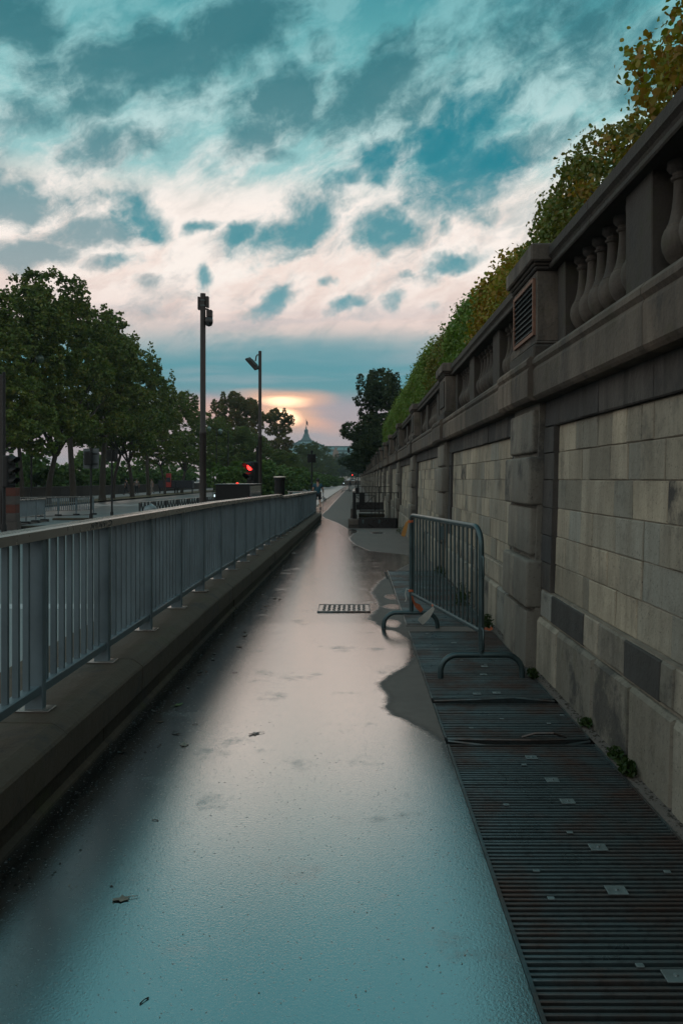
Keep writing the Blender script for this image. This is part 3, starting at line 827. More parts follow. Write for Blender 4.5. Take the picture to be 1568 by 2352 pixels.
def foot_(c, half_l, half_r, dirv, h=.165):
    pts = []
    r = .12
    pts.append(c-dirv*half_l+Vector((0,0,0.0)))
    for k_ in range(7):
        a = PI/2*k_/6; pts.append(c-dirv*(half_l-.015*0-r*(1-math.cos(a)))+Vector((0,0,h-r+r*math.sin(a))))
    for k_ in range(7):
        a = PI/2*(6-k_)/6; pts.append(c+dirv*(half_r-r*(1-math.cos(a)))+Vector((0,0,h-r+r*math.sin(a))))
    pts.append(c+dirv*half_r)
    return MB().tube(pts, .0215, 10).build('foot', M['galv'], bt, smooth=True, angle=60)
foot_(P0, .295, .295, Vector((1,.02,0)).normalized()); foot_(P1, .265, .25, Vector((1,-.01,0)).normalized(), .15)
q = MB()
for z in (.72, .20):
    q.tube([bp(-.02,z), bp(-.045,z+.01), bp(-.045,z+.15), bp(-.02,z+.16)], .008, 7)
q.build('coupling_hook', M['galv'], bt, smooth=True, angle=60)
q = MB(); s_ = LB*.46; c_ = bp(s_, .99); n_ = Vector((-DU.y, DU.x, 0))*.014
q.add([c_-DU*.05+n_+Vector((0,0,-.06)), c_+DU*.05+n_+Vector((0,0,-.06)), c_+DU*.05+n_+Vector((0,0,.05)), c_-DU*.05+n_+Vector((0,0,.05)),
       c_-DU*.05+n_*1.2+Vector((0,0,-.06)), c_+DU*.05+n_*1.2+Vector((0,0,-.06)), c_+DU*.05+n_*1.2+Vector((0,0,.05)), c_-DU*.05+n_*1.2+Vector((0,0,.05))],
      [(0,1,2,3),(7,6,5,4),(0,4,5,1),(1,5,6,2),(2,6,7,3),(3,7,4,0)])
q.build('maker_plate', M['galv'], bt)
# remnants of plastic tape
M['tape_o'] = simple('orange_tape', (.42,.10,.035), .45, 0, .2, 10)
M['tape_w'] = simple('white_tape', (.50,.50,.46), .5, 0, .2, 10)
M['tape_a'] = simple('amber_tape', (.50,.25,.075), .5, 0, .2, 10)
def ribbon(name, pts, w, mat, label, sidev=Vector((1,0,0))):
    pts = [Vector(p) for p in pts]; q = MB(); vs = []; n = len(pts)
    for i, p in enumerate(pts):
        t_ = (pts[min(n-1,i+1)]-pts[max(0,i-1)]).normalized(); s = (sidev - t_*sidev.dot(t_)).normalized()
        ww = w[i] if isinstance(w, (list, tuple)) else w
        nn = t_.cross(s)*.0006
        vs += [p-s*ww+nn, p+s*ww+nn, p+s*ww-nn, p-s*ww-nn]
    fs = [(0,1,2,3), tuple(range(4*n-1, 4*n-5, -1))]
    for i in range(n-1):
        for k_ in range(4): fs.append((4*i+k_, 4*i+(k_+1) % 4, 4*i+4+(k_+1) % 4, 4*i+4+k_))
    q.add(vs, fs)
    return tag(q.build(name, mat, loc=tuple(pts[0])), label, 'tape')
def knot(name, c, mat, r=.02, seed=0):
    rk = random.Random(seed); q = MB()
    for _ in range(3):
        ax = Vector((rk.uniform(-.3,.3), rk.uniform(-.3,.3), 1)).normalized(); u = ax.orthogonal().normalized(); v = ax.cross(u)
        q.tube([Vector(c)+(u*math.cos(a)+v*math.sin(a))*(r+.004)+ax*rk.uniform(-.008,.008) for a in [2*PI*i/10 for i in range(11)]], .006, 5, False)
    return q
A = bp(LB, 1.03)
ribbon('tape_strip', [A+Vector((-.02,.0,.01)), A+Vector((-.045,-.01,-.02)), A+Vector((-.06,-.015,-.07)), A+Vector((-.078,-.02,-.13)), A+Vector((-.085,-.02,-.145))], [.006,.014,.02,.022,.018], M['tape_a'], 'amber tape end hanging from the top far corner of the steel barrier', Vector((1,.3,0)))
tag(knot('tape_knot', A+Vector((0,0,.0)), M['tape_o'], .021, 1).build('tape_knot', M['tape_o'], loc=tuple(A)), 'red orange tape wound round the top far corner of the barrier', 'tape')
A = bp(LB, .36)
tag(knot('tape_knot', A, M['tape_o'], .022, 2).build('tape_knot', M['tape_o'], loc=tuple(A)), 'orange tape wound round the far post at the height of the lower rail', 'tape')
ribbon('tape_strip', [A+Vector((-.02,-.01,.01)), A+Vector((-.05,-.01,.02)), A+Vector((-.06,-.02,-.03)), A+Vector((-.05,-.02,-.08)), A+Vector((-.062,-.02,-.10))], .006, M['tape_w'], 'thin pale tape end curling left of the far barrier post', Vector((1,.2,0)))
ribbon('tape_strip', [A+Vector((0,-.025,-.01)), A+Vector((.012,-.03,-.08)), A+Vector((.03,-.03,-.12)), A+Vector((.06,-.03,-.145)), A+Vector((.10,-.035,-.19))], [.008,.008,.012,.026,.02], M['tape_o'], 'orange tape end hanging low beside the far post and its foot', Vector((1,.2,.6)))
A = bp(LB*.60, ZB)
ribbon('tape_strip', [A+Vector((-.005,-.022,0)), A+Vector((-.03,-.03,-.035)), A+Vector((-.07,-.035,-.08)), A+Vector((-.115,-.04,-.12)), A+Vector((-.13,-.04,-.135))], [.010,.02,.032,.036,.03], M['tape_w'], 'wide white tape end hanging from the lower rail of the barrier', Vector((.8,.2,-.5)))
tag(knot('tape_knot', A, M['tape_o'], .020, 3).build('tape_knot', M['tape_o'], loc=tuple(A)), 'small orange tape knot around the middle of the lower rail', 'tape')
A = bp(.03, ZB+.02)+Vector((.05,0,-.01))
ribbon('tape_strip', [A+Vector((-.03,0,0)), A+Vector((0,-.005,.005)), A+Vector((.02,-.005,-.004)), A+Vector((.04,0,.010))], [.006,.010,.008,.012], M['tape_o'], 'short red orange tape stub behind the near post of the barrier', Vector((0,.3,1)))

# ================================================================ fenced stairwell by the wall
ys = 25.8; zs = gz(ys)
sw = thing('stairwell_enclosure', (.6, ys, zs), 'black metal enclosure with gate, kerb and bars around a stairwell against the stone wall', 'stair enclosure')
M['concrete'] = stone_mat('dull_concrete', (.15,.12,.105), (.12,.105,.095), (.17,.145,.125), .5, .5, soot=.2)
q = MB(); q.bbox(-.24,.10,ys-.05,ys+.55,zs-.1,zs+.10,.015,1); q.bbox(-.22,.06,ys+.55,ys+7.5,zs-.15,zs+.10,.015,1); q.bbox(-.245,.08,ys-.06,ys+.30,zs+.102,zs+.30,.015,1)
q.bbox(-.17,.02,ys+.31,ys+7.4,zs+.10,zs+.62,.02,1)
q.build('kerb', M['concrete'], sw)
q = MB(); q.box(.08,1.36,ys,ys+.03,zs,zs+.33); q.build('gate_panel', M['blackwet'], sw)
q = MB(); q.box(-.10,.0,ys+.02,ys+.12,zs+.30,zs+1.14); q.build('corner_post', M['black'], sw)
q = MB(); q.box(1.335,1.375,ys+.0,ys+.04,zs+.0,zs+1.15); q.build('wall_post', M['black'], sw)
q = MB(); q.box(.0,1.52,ys+.01,ys+.03,zs+1.125,zs+1.145); q.build('top_rail', M['black'], sw)
for x in (.50,.62,.74,.86,.98,1.10,1.22):
    q = MB(); q.box(x-.008,x+.008,ys+.01,ys+.026,zs+.33,zs+1.125); q.build('bar', M['black'], sw)
q = MB(); q.box(.02,1.02,ys+3.9,ys+3.94,zs+.44,zs+.72); q.build('black_board', M['blackwet'], sw)
q = MB(); q.bbox(.13,1.02,ys+2.9,ys+3.5,zs+.40,zs+.46,.01,1); q.build('stair_landing', M['concrete'], sw)
for j in range(3):
    q = MB(); q.bbox(.10,1.0,ys+2.2-.6*j,ys+2.85-.6*j,zs-.1,zs+.36-.12*j,.01,1); q.build('stair_tread', M['kerb_low'], sw)
q = MB(); y2 = ys+6.2; z2 = zs-.03
q.box(-.05,1.36,y2,y2+.02,z2+1.29,z2+1.31); q.box(.90,.94,y2,y2+.03,z2,z2+1.30)
for x in (.1,.24,.38,.52,.66,.80): q.box(x-.008,x+.008,y2,y2+.015,z2+.3,z2+1.29)
q.build('rear_bars', M['black'], sw)
q = MB(); q.bbox(-.11,-.03,ys+.13,ys+6.2,zs+1.15,zs+1.19,.006,1)
for j in range(6): q.box(-.085,-.055,ys+1.0*j+.5,ys+1.0*j+.53,zs+.6,zs+1.15)
q.build('side_rail', M['handrail'], sw)
q = MB(); yy = ys+1.6
q.tube([(.0,yy,zs+.98),(.32,yy,zs+.72),(.62,yy,zs+1.0)], .012, 6); q.tube([(.08,yy,zs+.55),(.32,yy,zs+.72),(.55,yy,zs+.55)], .012, 6); q.tube([(.0,yy,zs+1.02),(.64,yy,zs+1.02),(.64,yy,zs+.5)], .012, 6)
q.build('lattice_gate', M['black'], sw)
q = MB(); q.bbox(.115,.30,yy-.04,yy-.015,zs+.70,zs+1.10,.004,1); q.build('sign_box', M['black'], sw)
q = MB(); q.bbox(-.02,.13,y2-.04,y2-.015,z2+1.0,z2+1.27,.004,1); q.build('sign_box', M['black'], sw)
for x in (.20, .72):
    q = MB(); q.box(x,x+.06,ys-.004,ys-.001,zs+.15,zs+.27); q.build('notice_sticker', M['galv'], sw)

# ================================================================ poles, lamps, signs and cabinets on the left
def gpt(u, y, dz=0.0): return Vector(((u-VX)*y/F, y, gz(y)+dz))
b0 = gpt(466, 25, -.12)
t = thing('camera_mast', b0, 'tall dark mast with camera and antenna boxes at its top, behind the railing', 'mast')
q = MB(); q.lathe([(.13,0),(.13,.1),(.105,.14),(.102,3.06),(.112,3.08),(.112,3.16),(.088,3.2),(.084,7.45),(.02,7.46)], tuple(b0), 20); q.build('pole', M['pole'], t, smooth=True, angle=40)
z = 7.30
q = MB(); q.bbox(b0.x-.16,b0.x-.09,b0.y-.05,b0.y+.1,b0.z+6.95,b0.z+7.35,.01,1); q.build('antenna_box', M['pole'], t)
q = MB(); q.bbox(b0.x+.09,b0.x+.18,b0.y-.06,b0.y+.1,b0.z+7.02,b0.z+7.36,.01,1); q.build('antenna_box', M['pole'], t)
q = MB()
for zz in (7.06,7.22): q.lathe([(.095,zz),(.095,zz+.03)], tuple(b0), 16)
q.build('clamp_band', M['galv'], t)
q = MB(); q.tube([(b0.x+.05,b0.y,b0.z+6.98),(b0.x+.17,b0.y-.02,b0.z+6.95),(b0.x+.20,b0.y-.03,b0.z+6.88)], .03, 8); q.bbox(b0.x+.12,b0.x+.30,b0.y-.12,b0.y+.06,b0.z+6.70,b0.z+6.93,.02,1)
cm_ = q.build('dome_camera', M['pole'], t)
q = MB(); q.lathe([(.02,6.42),(.09,6.45),(.125,6.53),(.13,6.60),(.115,6.70)], (b0.x+.19,b0.y-.03,b0.z), 14); q.build('lens_dome', M['blackwet'], cm_, smooth=True)
b0 = gpt(597, 36, -.12)
t = thing('floodlight_mast', b0, 'slimmer dark mast with a tilted floodlight on a short arm, near the red signal', 'mast')
q = MB(); q.lathe([(.12,0),(.12,.1),(.09,.14),(.088,3.6),(.098,3.62),(.098,3.7),(.074,3.74),(.070,7.5),(.02,7.51)], tuple(b0), 16); q.build('pole', M['pole'], t, smooth=True, angle=40)
q = MB(); q.tube([(b0.x,b0.y,b0.z+7.32),(b0.x-.12,b0.y,b0.z+7.33),(b0.x-.17,b0.y-.02,b0.z+7.24),(b0.x-.20,b0.y-.03,b0.z+7.05)], .03, 7); q.build('arm', M['pole'], t)
q = MB(); q.bbox(-.34,.34,-.24,.24,-.05,.05,.03,2); q.bbox(-.2,.2,-.15,.15,.05,.10,.02,1)
q.xform(Matrix.Translation(Vector((b0.x-.33,b0.y-.03,b0.z+6.93))) @ Euler((R(22), R(48), 0)).to_matrix().to_4x4())
fl = q.build('floodlight', M['pole'], t)
M['lampglass'] = simple('pale_lamp_glass', (.10,.16,.13), .2, .2, .2, 10)
q = MB(); q.box(-.30,.30,-.20,.20,-.056,-.051); q.xform(Matrix.Translation(Vector((b0.x-.33,b0.y-.03,b0.z+6.93))) @ Euler((R(22), R(48), 0)).to_matrix().to_4x4()); q.build('lamp_glass', M['lampglass'], fl)

M['red_lit'] = simple('red_signal_lit', (.5,.02,.01), .3, emit=(1,.03,.025), estr=5)
M['lens_off'] = simple('dark_lens', (.02,.02,.016), .2)
def traffic_light(base, yaw, label, lit=0, pole_h=2.6, head_z=1.75, sc=1.0):
    t = thing('traffic_light', base, label, 'traffic light')
    q = MB(); q.lathe([(.085,0),(.085,.25),(.055,.3),(.05,pole_h),(.02,pole_h+.02)], tuple(base), 12); q.build('pole', M['black'], t, smooth=True, angle=40)
    Mx = Matrix.Translation(base) @ Matrix.Rotation(yaw, 4, 'Z') @ Matrix.Translation((0,0,head_z)) @ Matrix.Scale(sc, 4) @ Matrix.Translation((0,0,-head_z))
    q = MB(); q.bbox(-.17,.17,-.36,-.12,head_z,head_z+1.0,.05,2); q.box(-.03,.03,-.13,0,head_z+.2,head_z+.26); q.box(-.03,.03,-.13,0,head_z+.74,head_z+.80); q.xform(Mx)
    hs = q.build('housing', M['black'], t)
    for k_ in range(3):
        zc = head_z+.83-.32*k_
        q = MB(); q.lathe([(.118,0),(.118,.012),(.09,.03),(.02,.04)], (0,0,0), 18); q.xform(Mx @ Matrix.Translation((0,-.36,zc)) @ Matrix.Rotation(R(90), 4, 'X'))
        q.build('lens', M['red_lit'] if k_ == lit else M['lens_off'], hs, smooth=True)
        q = MB(); pts = []; n = 13
        for i in range(n):
            a = R(-25)+R(230)*i/(n-1); L = .30*(.35+.65*max(0, math.sin(a))**.5) if math.sin(a) > 0 else .1
            for r in (.130,.140):
                pts.append((r*math.cos(a), -.36, zc+r*math.sin(a))); pts.append((r*math.cos(a), -.36-L, zc+r*math.sin(a)-.02))
        fs = []
        for i in range(n-1):
            a = 4*i; b_ = 4*(i+1)
            fs += [(a, a+1, b_+1, b_), (a+2, b_+2, b_+3, a+3), (a+1, a+3, b_+3, b_+1), (a, b_, b_+2, a+2)]
        q.add(pts, fs); q.xform(Mx); q.build('visor', M['black'], hs)
    return t
traffic_light(gpt(592, 33.5, -.12)+Vector((-.02,0,0)), R(-33), 'traffic light glowing red in front of the floodlight mast', 0, 3.1, 1.20, 1.28)
traffic_light(gpt(9, 25, -.12), R(62), 'unlit traffic light at the left picture edge, its visors pointing right', 9, 5.0, 1.42)
b0 = gpt(1, 27, -.12)
tag(MB().lathe([(.11,0),(.11,.2),(.07,.25),(.062,5.2),(.01,5.22)], tuple(b0), 12).build('street_pole', M['pole'], loc=tuple(b0), smooth=True, angle=40), 'plain dark pole cut by the left picture edge', 'pole')

def sign_post(u, y, w, h, ztop, label, mat, pole_mat, with_signal=False, zpole=None):
    b0 = gpt(u, y, -.12); t = thing('sign_post', b0, label, 'sign post')
    q = MB(); q.lathe([(.075,0),(.075,.28),(.045,.33),(.042,(zpole or ztop+.03)-b0.z)], tuple(b0), 10); q.build('pole', pole_mat, t, smooth=True, angle=40)
    q = MB(); q.bbox(b0.x-w*.52,b0.x+w*.48,b0.y+.05,b0.y+.075,ztop-h,ztop,.03,2); sp_ = q.build('sign_plate', mat, t)
    q = MB(); q.box(b0.x-w*.42,b0.x+w*.4,b0.y+.035,b0.y+.05,ztop-h*.3,ztop-h*.24); q.box(b0.x-w*.42,b0.x+w*.4,b0.y+.035,b0.y+.05,ztop-h*.8,ztop-h*.74); q.build('bracket', pole_mat, sp_)
    if with_signal:
        q = MB(); q.bbox(b0.x-.20,b0.x+.10,b0.y-.30,b0.y-.06,ztop-.70,ztop-.12,.03,1)
        for k_ in range(2): q.tube([(b0.x-.22,b0.y-.2,ztop-.28-.2*k_),(b0.x-.14,b0.y-.2,ztop-.25-.2*k_)], .06, 8)
        q.build('small_signal', M['black'], t)
    return t
M['signback'] = simple('grey_sign_back', (.085,.10,.105), .5, .4, .2, 5)
sign_post(209, 33.6, .66, .84, H+70*33.6/F, 'back of a large grey rounded sign on a dark post, small signal box on it', M['signback'], M['black'], True)
sign_post(257, 36, .52, .53, H+67*36/F, 'post with a square black sign, right of the grey sign', M['black'], M['black'])
t = sign_post(716, 45, .48, .47, H+57*45/F, 'post with black rectangular signs at the end of the railing', M['black'], M['black'], False, H+65*45/F)
q = MB(); b0 = gpt(716, 45); q.lathe([(.02,0),(.07,.03),(.07,.1),(.03,.14)], (b0.x,b0.y,H+60*45/F), 8); q.build('finial', M['black'], t)

# dark cabinet and round column behind the railing
M['polish'] = simple('polished_steel_side', (.33,.36,.37), .16, .9, .15, 3)
y = 19.9; x0, x1 = -3.47, -2.60; z = gz(y)-.12; zt = H-11.5*y/F
t = thing('utility_cabinet', (-3.0, y, z), 'wide black cabinet with a polished side, right behind the railing', 'cabinet')
q = MB(); q.bbox(x0,x1-.02,y,y+2.3,z,zt-.02,.01,1); q.build('body', M['black'], t)
q = MB(); q.bbox(x0-.02,x1+.0,y-.02,y+2.34,zt-.018,zt,.004,1); q.build('lid', M['galv'], t)
q = MB(); q.box(x1-.018,x1-.008,y+.05,y+2.25,z+.15,zt-.05); q.build('side_panel', M['polish'], t)
M['redlamp'] = simple('red_marker', (.5,.02,.01), .3, emit=(1,.05,.03), estr=1.5)
q = MB(); q.bbox(-2.99,-2.93,y+.2,y+.26,zt+.001,zt+.035,.01,1); q.build('marker_lamp', M['redlamp'], t)
M['whitelamp'] = simple('white_marker', (.6,.7,.75), .3, emit=(.75,.95,1), estr=1.5)
q = MB(); q.bbox(x0-.028,x0-.004,y-.03,y-.005,zt-.32,zt-.26,.008,1); q.build('side_lamp', M['whitelamp'], t)
b0 = Vector((-2.46, 26, gz(26)-.12)); zt = H+5.5*26/F-b0.z
t = thing('round_column', b0, 'round black column with pale rim lid, standing behind the railing', 'column')
MB().lathe([(.20,0),(.20,.05),(.165,.08),(.165,zt-.12),(.19,zt-.10),(.19,zt-.03)], tuple(b0), 24).build('body', M['black'], t, smooth=True, angle=40)
M['rim'] = simple('pale_rim', (.75,.66,.58), .25, .3, .1, 8)
MB().lathe([(.198,zt-.03),(.20,zt-.02),(.198,zt+.0),(.15,zt+.006),(.01,zt+.008)], tuple(b0), 24).build('lid', M['rim'], t, smooth=True, angle=40)
# low stone parapet and small bollards behind the railing end
b0 = gpt(560, 46, -.12)
pw = MB(); pw.bbox(-6.6,-2.75,45.8,46.1,gz(46)-.2,gz(46)+.28,.02,1)
tag(pw.build('low_parapet', M['concrete'], loc=(-4.6,46,gz(46))), 'low concrete parapet behind the round column and the railing end', 'parapet')
b0 = gpt(692, 52, -.12)
t = thing('bollard', b0, 'small dark bollard with pale cap near the hedge beyond the railing', 'bollard')
MB().lathe([(.07,0),(.06,.6),(.06,.9)], tuple(b0), 10).build('shaft', M['black'], t, smooth=True, angle=40)
MB().lathe([(.065,.901),(.06,.96),(.02,1.0)], tuple(b0), 10).build('cap', M['rim'], t, smooth=True, angle=40)

# striped pillar, far railings, zigzag barriers, bundle
M['red_band'] = stone_mat('faded_red_band', (.21,.07,.048), (.17,.062,.045), (.24,.08,.055), .4, .35)
M['grey_band'] = stone_mat('grey_band', (.16,.14,.125), (.14,.125,.115), (.18,.155,.14), .4, .4)
b0 = gpt(28, 27, -.12); t = thing('striped_pillar', b0, 'square pillar with faded red and grey bands, before the far railing', 'pillar')
hh = H-20*27/F-b0.z
for j in range(5):
    z0, z1 = b0.z+hh*j/5, b0.z+hh*(j+1)/5-.001; e = .05 if j == 0 else .012*(j % 2)
    q = MB(); q.bbox(b0.x-.18-e,b0.x+.18+e,b0.y-.18,b0.y+.18,z0,z1,.01,1); q.build('band', M['red_band' if j in (4, 2) else 'grey_band'], t)
def far_rail(a, c, label, ht=.92, n=4):
    a = Vector(a); c = Vector(c); d = c-a; L = Vector((d.x, d.y, 0)).length; t = thing('far_railing', a, label, 'railing')
    ang = math.atan2(d.y, d.x); Mx = Matrix.Translation(a) @ Matrix.Rotation(ang, 4, 'Z')
    sl = d.z/L
    def sh(mb): mb.v = [(x, y_, z_+sl*x) for x, y_, z_ in mb.v]; return mb.xform(Mx)
    sh(MB().bbox(0,L,-.06,.06,ht-.05,ht,.006,1)).build('handrail', M['handrail'], t)
    sh(MB().bbox(0,L,-.025,.025,.22,.25,.004,1)).build('bottom_rail', M['handrail'], t)
    for i in range(n+1): sh(MB().box(L*i/n-.02,L*i/n+.02,-.03,.03,.0,ht-.05)).build('post', M['fence'], t)
    q = MB(); m_ = int(L/.115)
    for i in range(m_): x = L*(i+.5)/m_; q.box(x-.018,x+.018,-.014,.014,.25,ht-.05)
    sh(q).build('slats', M['fence'], t)
    sh(MB().bbox(-.1,L+.1,-.12,.12,-.5,.0,.01,1)).build('concrete_kerb', M['concrete'], t)
    for i in range(n+1): sh(MB().bbox(L*i/n-.09,L*i/n+.09,-.16,.16,-.12,.06,.01,1)).build('foot_block', M['black'], t)
far_rail((-15.6,37.4,-.12+gz(37)+.02), (-13.35,41,-.12+gz(41)+.02), 'far grey railing panel seen square on, left of the grey sign post', n=4)
far_rail((-12.62,29.9,-.1+gz(30)+.02), (-12.82,33.2,-.1+gz(33)+.02), 'far grey railing panel running away behind the striped pillar', n=3)
far_rail((-13.2,26.5,-.1+gz(26)), (-12.66,29.4,-.1+gz(29)), 'far grey railing panel at the left picture edge before the striped pillar', n=3)
q = MB(); q.bbox(-15.8,-9.3,27.4,27.9,-.6,gz(27)-.02,.02,1); q.bbox(-13.0,-8.6,34.5,34.9,-.6,gz(35)-.03,.02,1)
tag(q.build('kerb_island', M['kerb_low'], loc=(-12,30,-.3)), 'dark kerb edging in front of the far railings', 'kerb')

M['zig'] = simple('dark_green_grey_barrier', (.012,.014,.015), .6, .0, .2, 6)
def zig(a, c, label):
    a = Vector(a); c = Vector(c); d = c-a; L = Vector((d.x,d.y,0)).length
    t = thing('zigzag_barrier', a, label, 'street barrier', 'zigzag street barriers along the road')
    Mx = Matrix.Translation(a) @ Matrix.Rotation(math.atan2(d.y, d.x), 4, 'Z'); sl = d.z/L; h = .62
    def sh(mb): mb.v = [(x, y_, z_+sl*x) for x, y_, z_ in mb.v]; return mb.xform(Mx)
    sh(MB().bbox(0,L,-.03,.03,h-.04,h,.006,1)).build('top_rail', M['handrail'], t)
    sh(MB().bbox(0,L,-.025,.025,.08,.12,.006,1)).build('lower_rail', M['zig'], t)
    for x in (0,L): sh(MB().bbox(x-.03,x+.03,-.03,.03,0,h-.04,.004,1)).build('post', M['zig'], t)
    n = 4; q = MB()
    for i in range(n):
        x0 = L*i/n; x1 = L*(i+1)/n; xm = (x0+x1)/2
        for p0, p1 in (((x0,.1),(xm,h-.03)),((xm,h-.03),(x1,.1))): q.tube([(p0[0],0,p0[1]),(p1[0],0,p1[1])], .036, 4)
    sh(q).build('zigzag_bars', M['zig'], t)
za = Vector((-10.75,40,gz(40)-.08)); zc = Vector((-9.6,55,-.36))
for i in range(7):
    a = za.lerp(zc, i/7+.002); c = za.lerp(zc, (i+1)/7-.002)
    zig(a, c, 'first zigzag street barrier, beside the wrapped bundle' if i == 0 else 'dark zigzag street barrier in the row leading from the wrapped bundle to the black cabinet')
M['sheet'] = simple('grey_plastic_sheet', (.13,.17,.18), .35, 0, .4, 5, .5, 9)
bm = bmesh.new(); bmesh.ops.create_icosphere(bm, subdivisions=3, radius=1)
for v in bm.verts:
    p = v.co.copy(); n_ = math.sin(p.x*5+1)*math.sin(p.y*7)*.08+math.sin(p.z*9+p.x*6)*.06
    v.co = Vector((p.x*(.34+n_*.3), p.y*(.3+n_*.3), .27+p.z*.30*(1+n_) + (.04 if p.x > 0 else -.02)*max(0,p.z)))
bb = gpt(345, 38.5, -.12)
q = MB().bm(bm, Matrix.Translation(bb)); tag(q.build('wrapped_bundle', M['sheet'], loc=tuple(bb), smooth=True), 'lumpy grey plastic wrapped bundle at the foot of the first zigzag barrier', 'bundle')
# ================================================================ foliage
def leaf_mat(name, cols, trans=.35, rough=.5):
    m = bpy.data.materials.new(name); m.use_nodes = True; nt = m.node_tree; nt.nodes.clear()
    out = nt.nodes.new('ShaderNodeOutputMaterial'); p = nt.nodes.new('ShaderNodeBsdfPrincipled')
    isl = island(nt); P = pos(nt)
    n = noise(nt, P, .55, 4, .6)
    f = math_(nt, 'ADD', math_(nt, 'MULTIPLY', isl, .55), math_(nt, 'MULTIPLY', maprange(nt, n, .3, .7), .45))
    c = ramp(nt, f, [(i/(len(cols)-1), x) for i, x in enumerate(cols)])
    setin(nt, p, 'Base Color', c); p.inputs['Roughness'].default_value = rough; p.inputs['Specular IOR Level'].default_value = .35
    tr = nt.nodes.new('ShaderNodeBsdfTranslucent'); lk(nt, mixc(nt, .6, c, (1,1,.5), 'MULTIPLY'), tr.inputs[0])
    mx = nt.nodes.new('ShaderNodeMixShader'); mx.inputs[0].default_value = trans
    lk(nt, p.outputs[0], mx.inputs[1]); lk(nt, tr.outputs[0], mx.inputs[2]); lk(nt, mx.outputs[0], out.inputs[0])
    return m
M['leaf_plane'] = leaf_mat('plane_tree_leaf', [(0.036,0.064,0.015),(0.064,0.108,0.021),(0.095,0.154,0.027),(0.155,0.172,0.030),(0.109,0.090,0.022)])
M['leaf_brown'] = leaf_mat('browning_leaf', [(0.049,0.070,0.019),(0.077,0.105,0.024),(0.119,0.109,0.028),(0.168,0.122,0.031),(0.140,0.079,0.024)])
M['leaf_far'] = leaf_mat('far_olive_leaf', [(0.057,0.094,0.029),(0.086,0.125,0.037),(0.114,0.140,0.043),(0.086,0.109,0.043)])
M['leaf_autumn'] = leaf_mat('autumn_linden_leaf', [(0.109,0.163,0.019),(0.166,0.224,0.024),(0.236,0.237,0.024),(0.323,0.224,0.023),(0.294,0.154,0.023),(0.372,0.324,0.028)])
M['leaf_ball'] = leaf_mat('clipped_linden_leaf', [(0.066,0.116,0.023),(0.103,0.168,0.029),(0.149,0.179,0.029),(0.196,0.158,0.029),(0.113,0.179,0.037)])
M['leaf_hedge'] = leaf_mat('green_hedge_leaf', [(0.075,0.144,0.023),(0.111,0.203,0.030),(0.144,0.237,0.038),(0.169,0.212,0.034),(0.127,0.169,0.034)])
M['leaf_dark'] = leaf_mat('dark_chestnut_leaf', [(0.021,0.039,0.018),(0.034,0.058,0.023),(0.049,0.075,0.029),(0.065,0.078,0.026)])
M['leaf_shrub'] = leaf_mat('shrub_leaf', [(0.046,0.094,0.025),(0.073,0.146,0.034),(0.114,0.187,0.042),(0.083,0.125,0.042)])
M['weed'] = leaf_mat('weed_leaf', [(0.018,0.042,0.008),(0.030,0.060,0.013),(0.048,0.066,0.014)])
M['bark'] = stone_mat('plane_tree_bark', (.10,.085,.065), (.075,.065,.05), (.13,.115,.085), .3, .35)
M['bark_dark'] = simple('dark_bark', (.032,.026,.020), .9, var=.4, scale=9, bmp=.5, bscale=20)

def leaves(rng, centers, normals, size, aspect=.80, flat=.55):
    n = len(centers)
    d = rng.normal(size=(n,3)); d /= np.linalg.norm(d, axis=1, keepdims=True)+1e-9
    nn = normals*flat+d; nn /= np.linalg.norm(nn, axis=1, keepdims=True)+1e-9
    t = rng.normal(size=(n,3)); t[:,2] -= .5
    t -= nn*np.sum(t*nn, 1, keepdims=True); t /= np.linalg.norm(t, axis=1, keepdims=True)+1e-9
    b = np.cross(nn, t)
    s = (size*rng.uniform(.6, 1.25, size=(n,1)))
    w = s*aspect
    up = nn*s*.10
    V = np.stack([centers-t*s*.5, centers+b*w*.50+up-t*s*.22, centers+b*w*.42+up+t*s*.20, centers+t*s*.55, centers-b*w*.42+up+t*s*.20, centers-b*w*.50+up-t*s*.22], 1).reshape(-1,3)
    i = np.arange(n)*6
    Fq = np.stack([np.stack([i, i+1, i+2, i+3], 1), np.stack([i, i+3, i+4, i+5], 1)], 1).reshape(-1,4)
    return V, Fq
def lobed_crown(seed, n, size, lobes, per=None, clumps=26, shell=.55):
    """lobes: (cx,cy,cz,rx,ry,rz); twig clumps sit through each lobe, leaves through each clump"""
    rng = np.random.default_rng(seed); C = []; Nn = []
    vol = np.array([l[3]*l[4]*l[5] for l in lobes])**.75; vol = vol/vol.sum()
    for l, fr in zip(lobes, vol):
        c = np.array(l[:3]); r = np.array(l[3:])
        k = max(6, int(clumps))
        d = rng.normal(size=(k,3)); d /= np.linalg.norm(d, axis=1, keepdims=True)
        rad = rng.uniform(shell, 1.0, size=(k,1))**.7
        cc = c+d*r*rad
        m = int(n*fr); pick = rng.integers(0, k, m)
        cr = rng.uniform(.12, .27, size=k)*r.mean()
        e = rng.normal(size=(m,3))*.5; e[:,2] *= .7
        pts = cc[pick]+e*cr[pick][:,None]
        C.append(pts); Nn.append(d[pick])
    C = np.concatenate(C); Nn = np.concatenate(Nn)
    return leaves(rng, C, Nn, size)
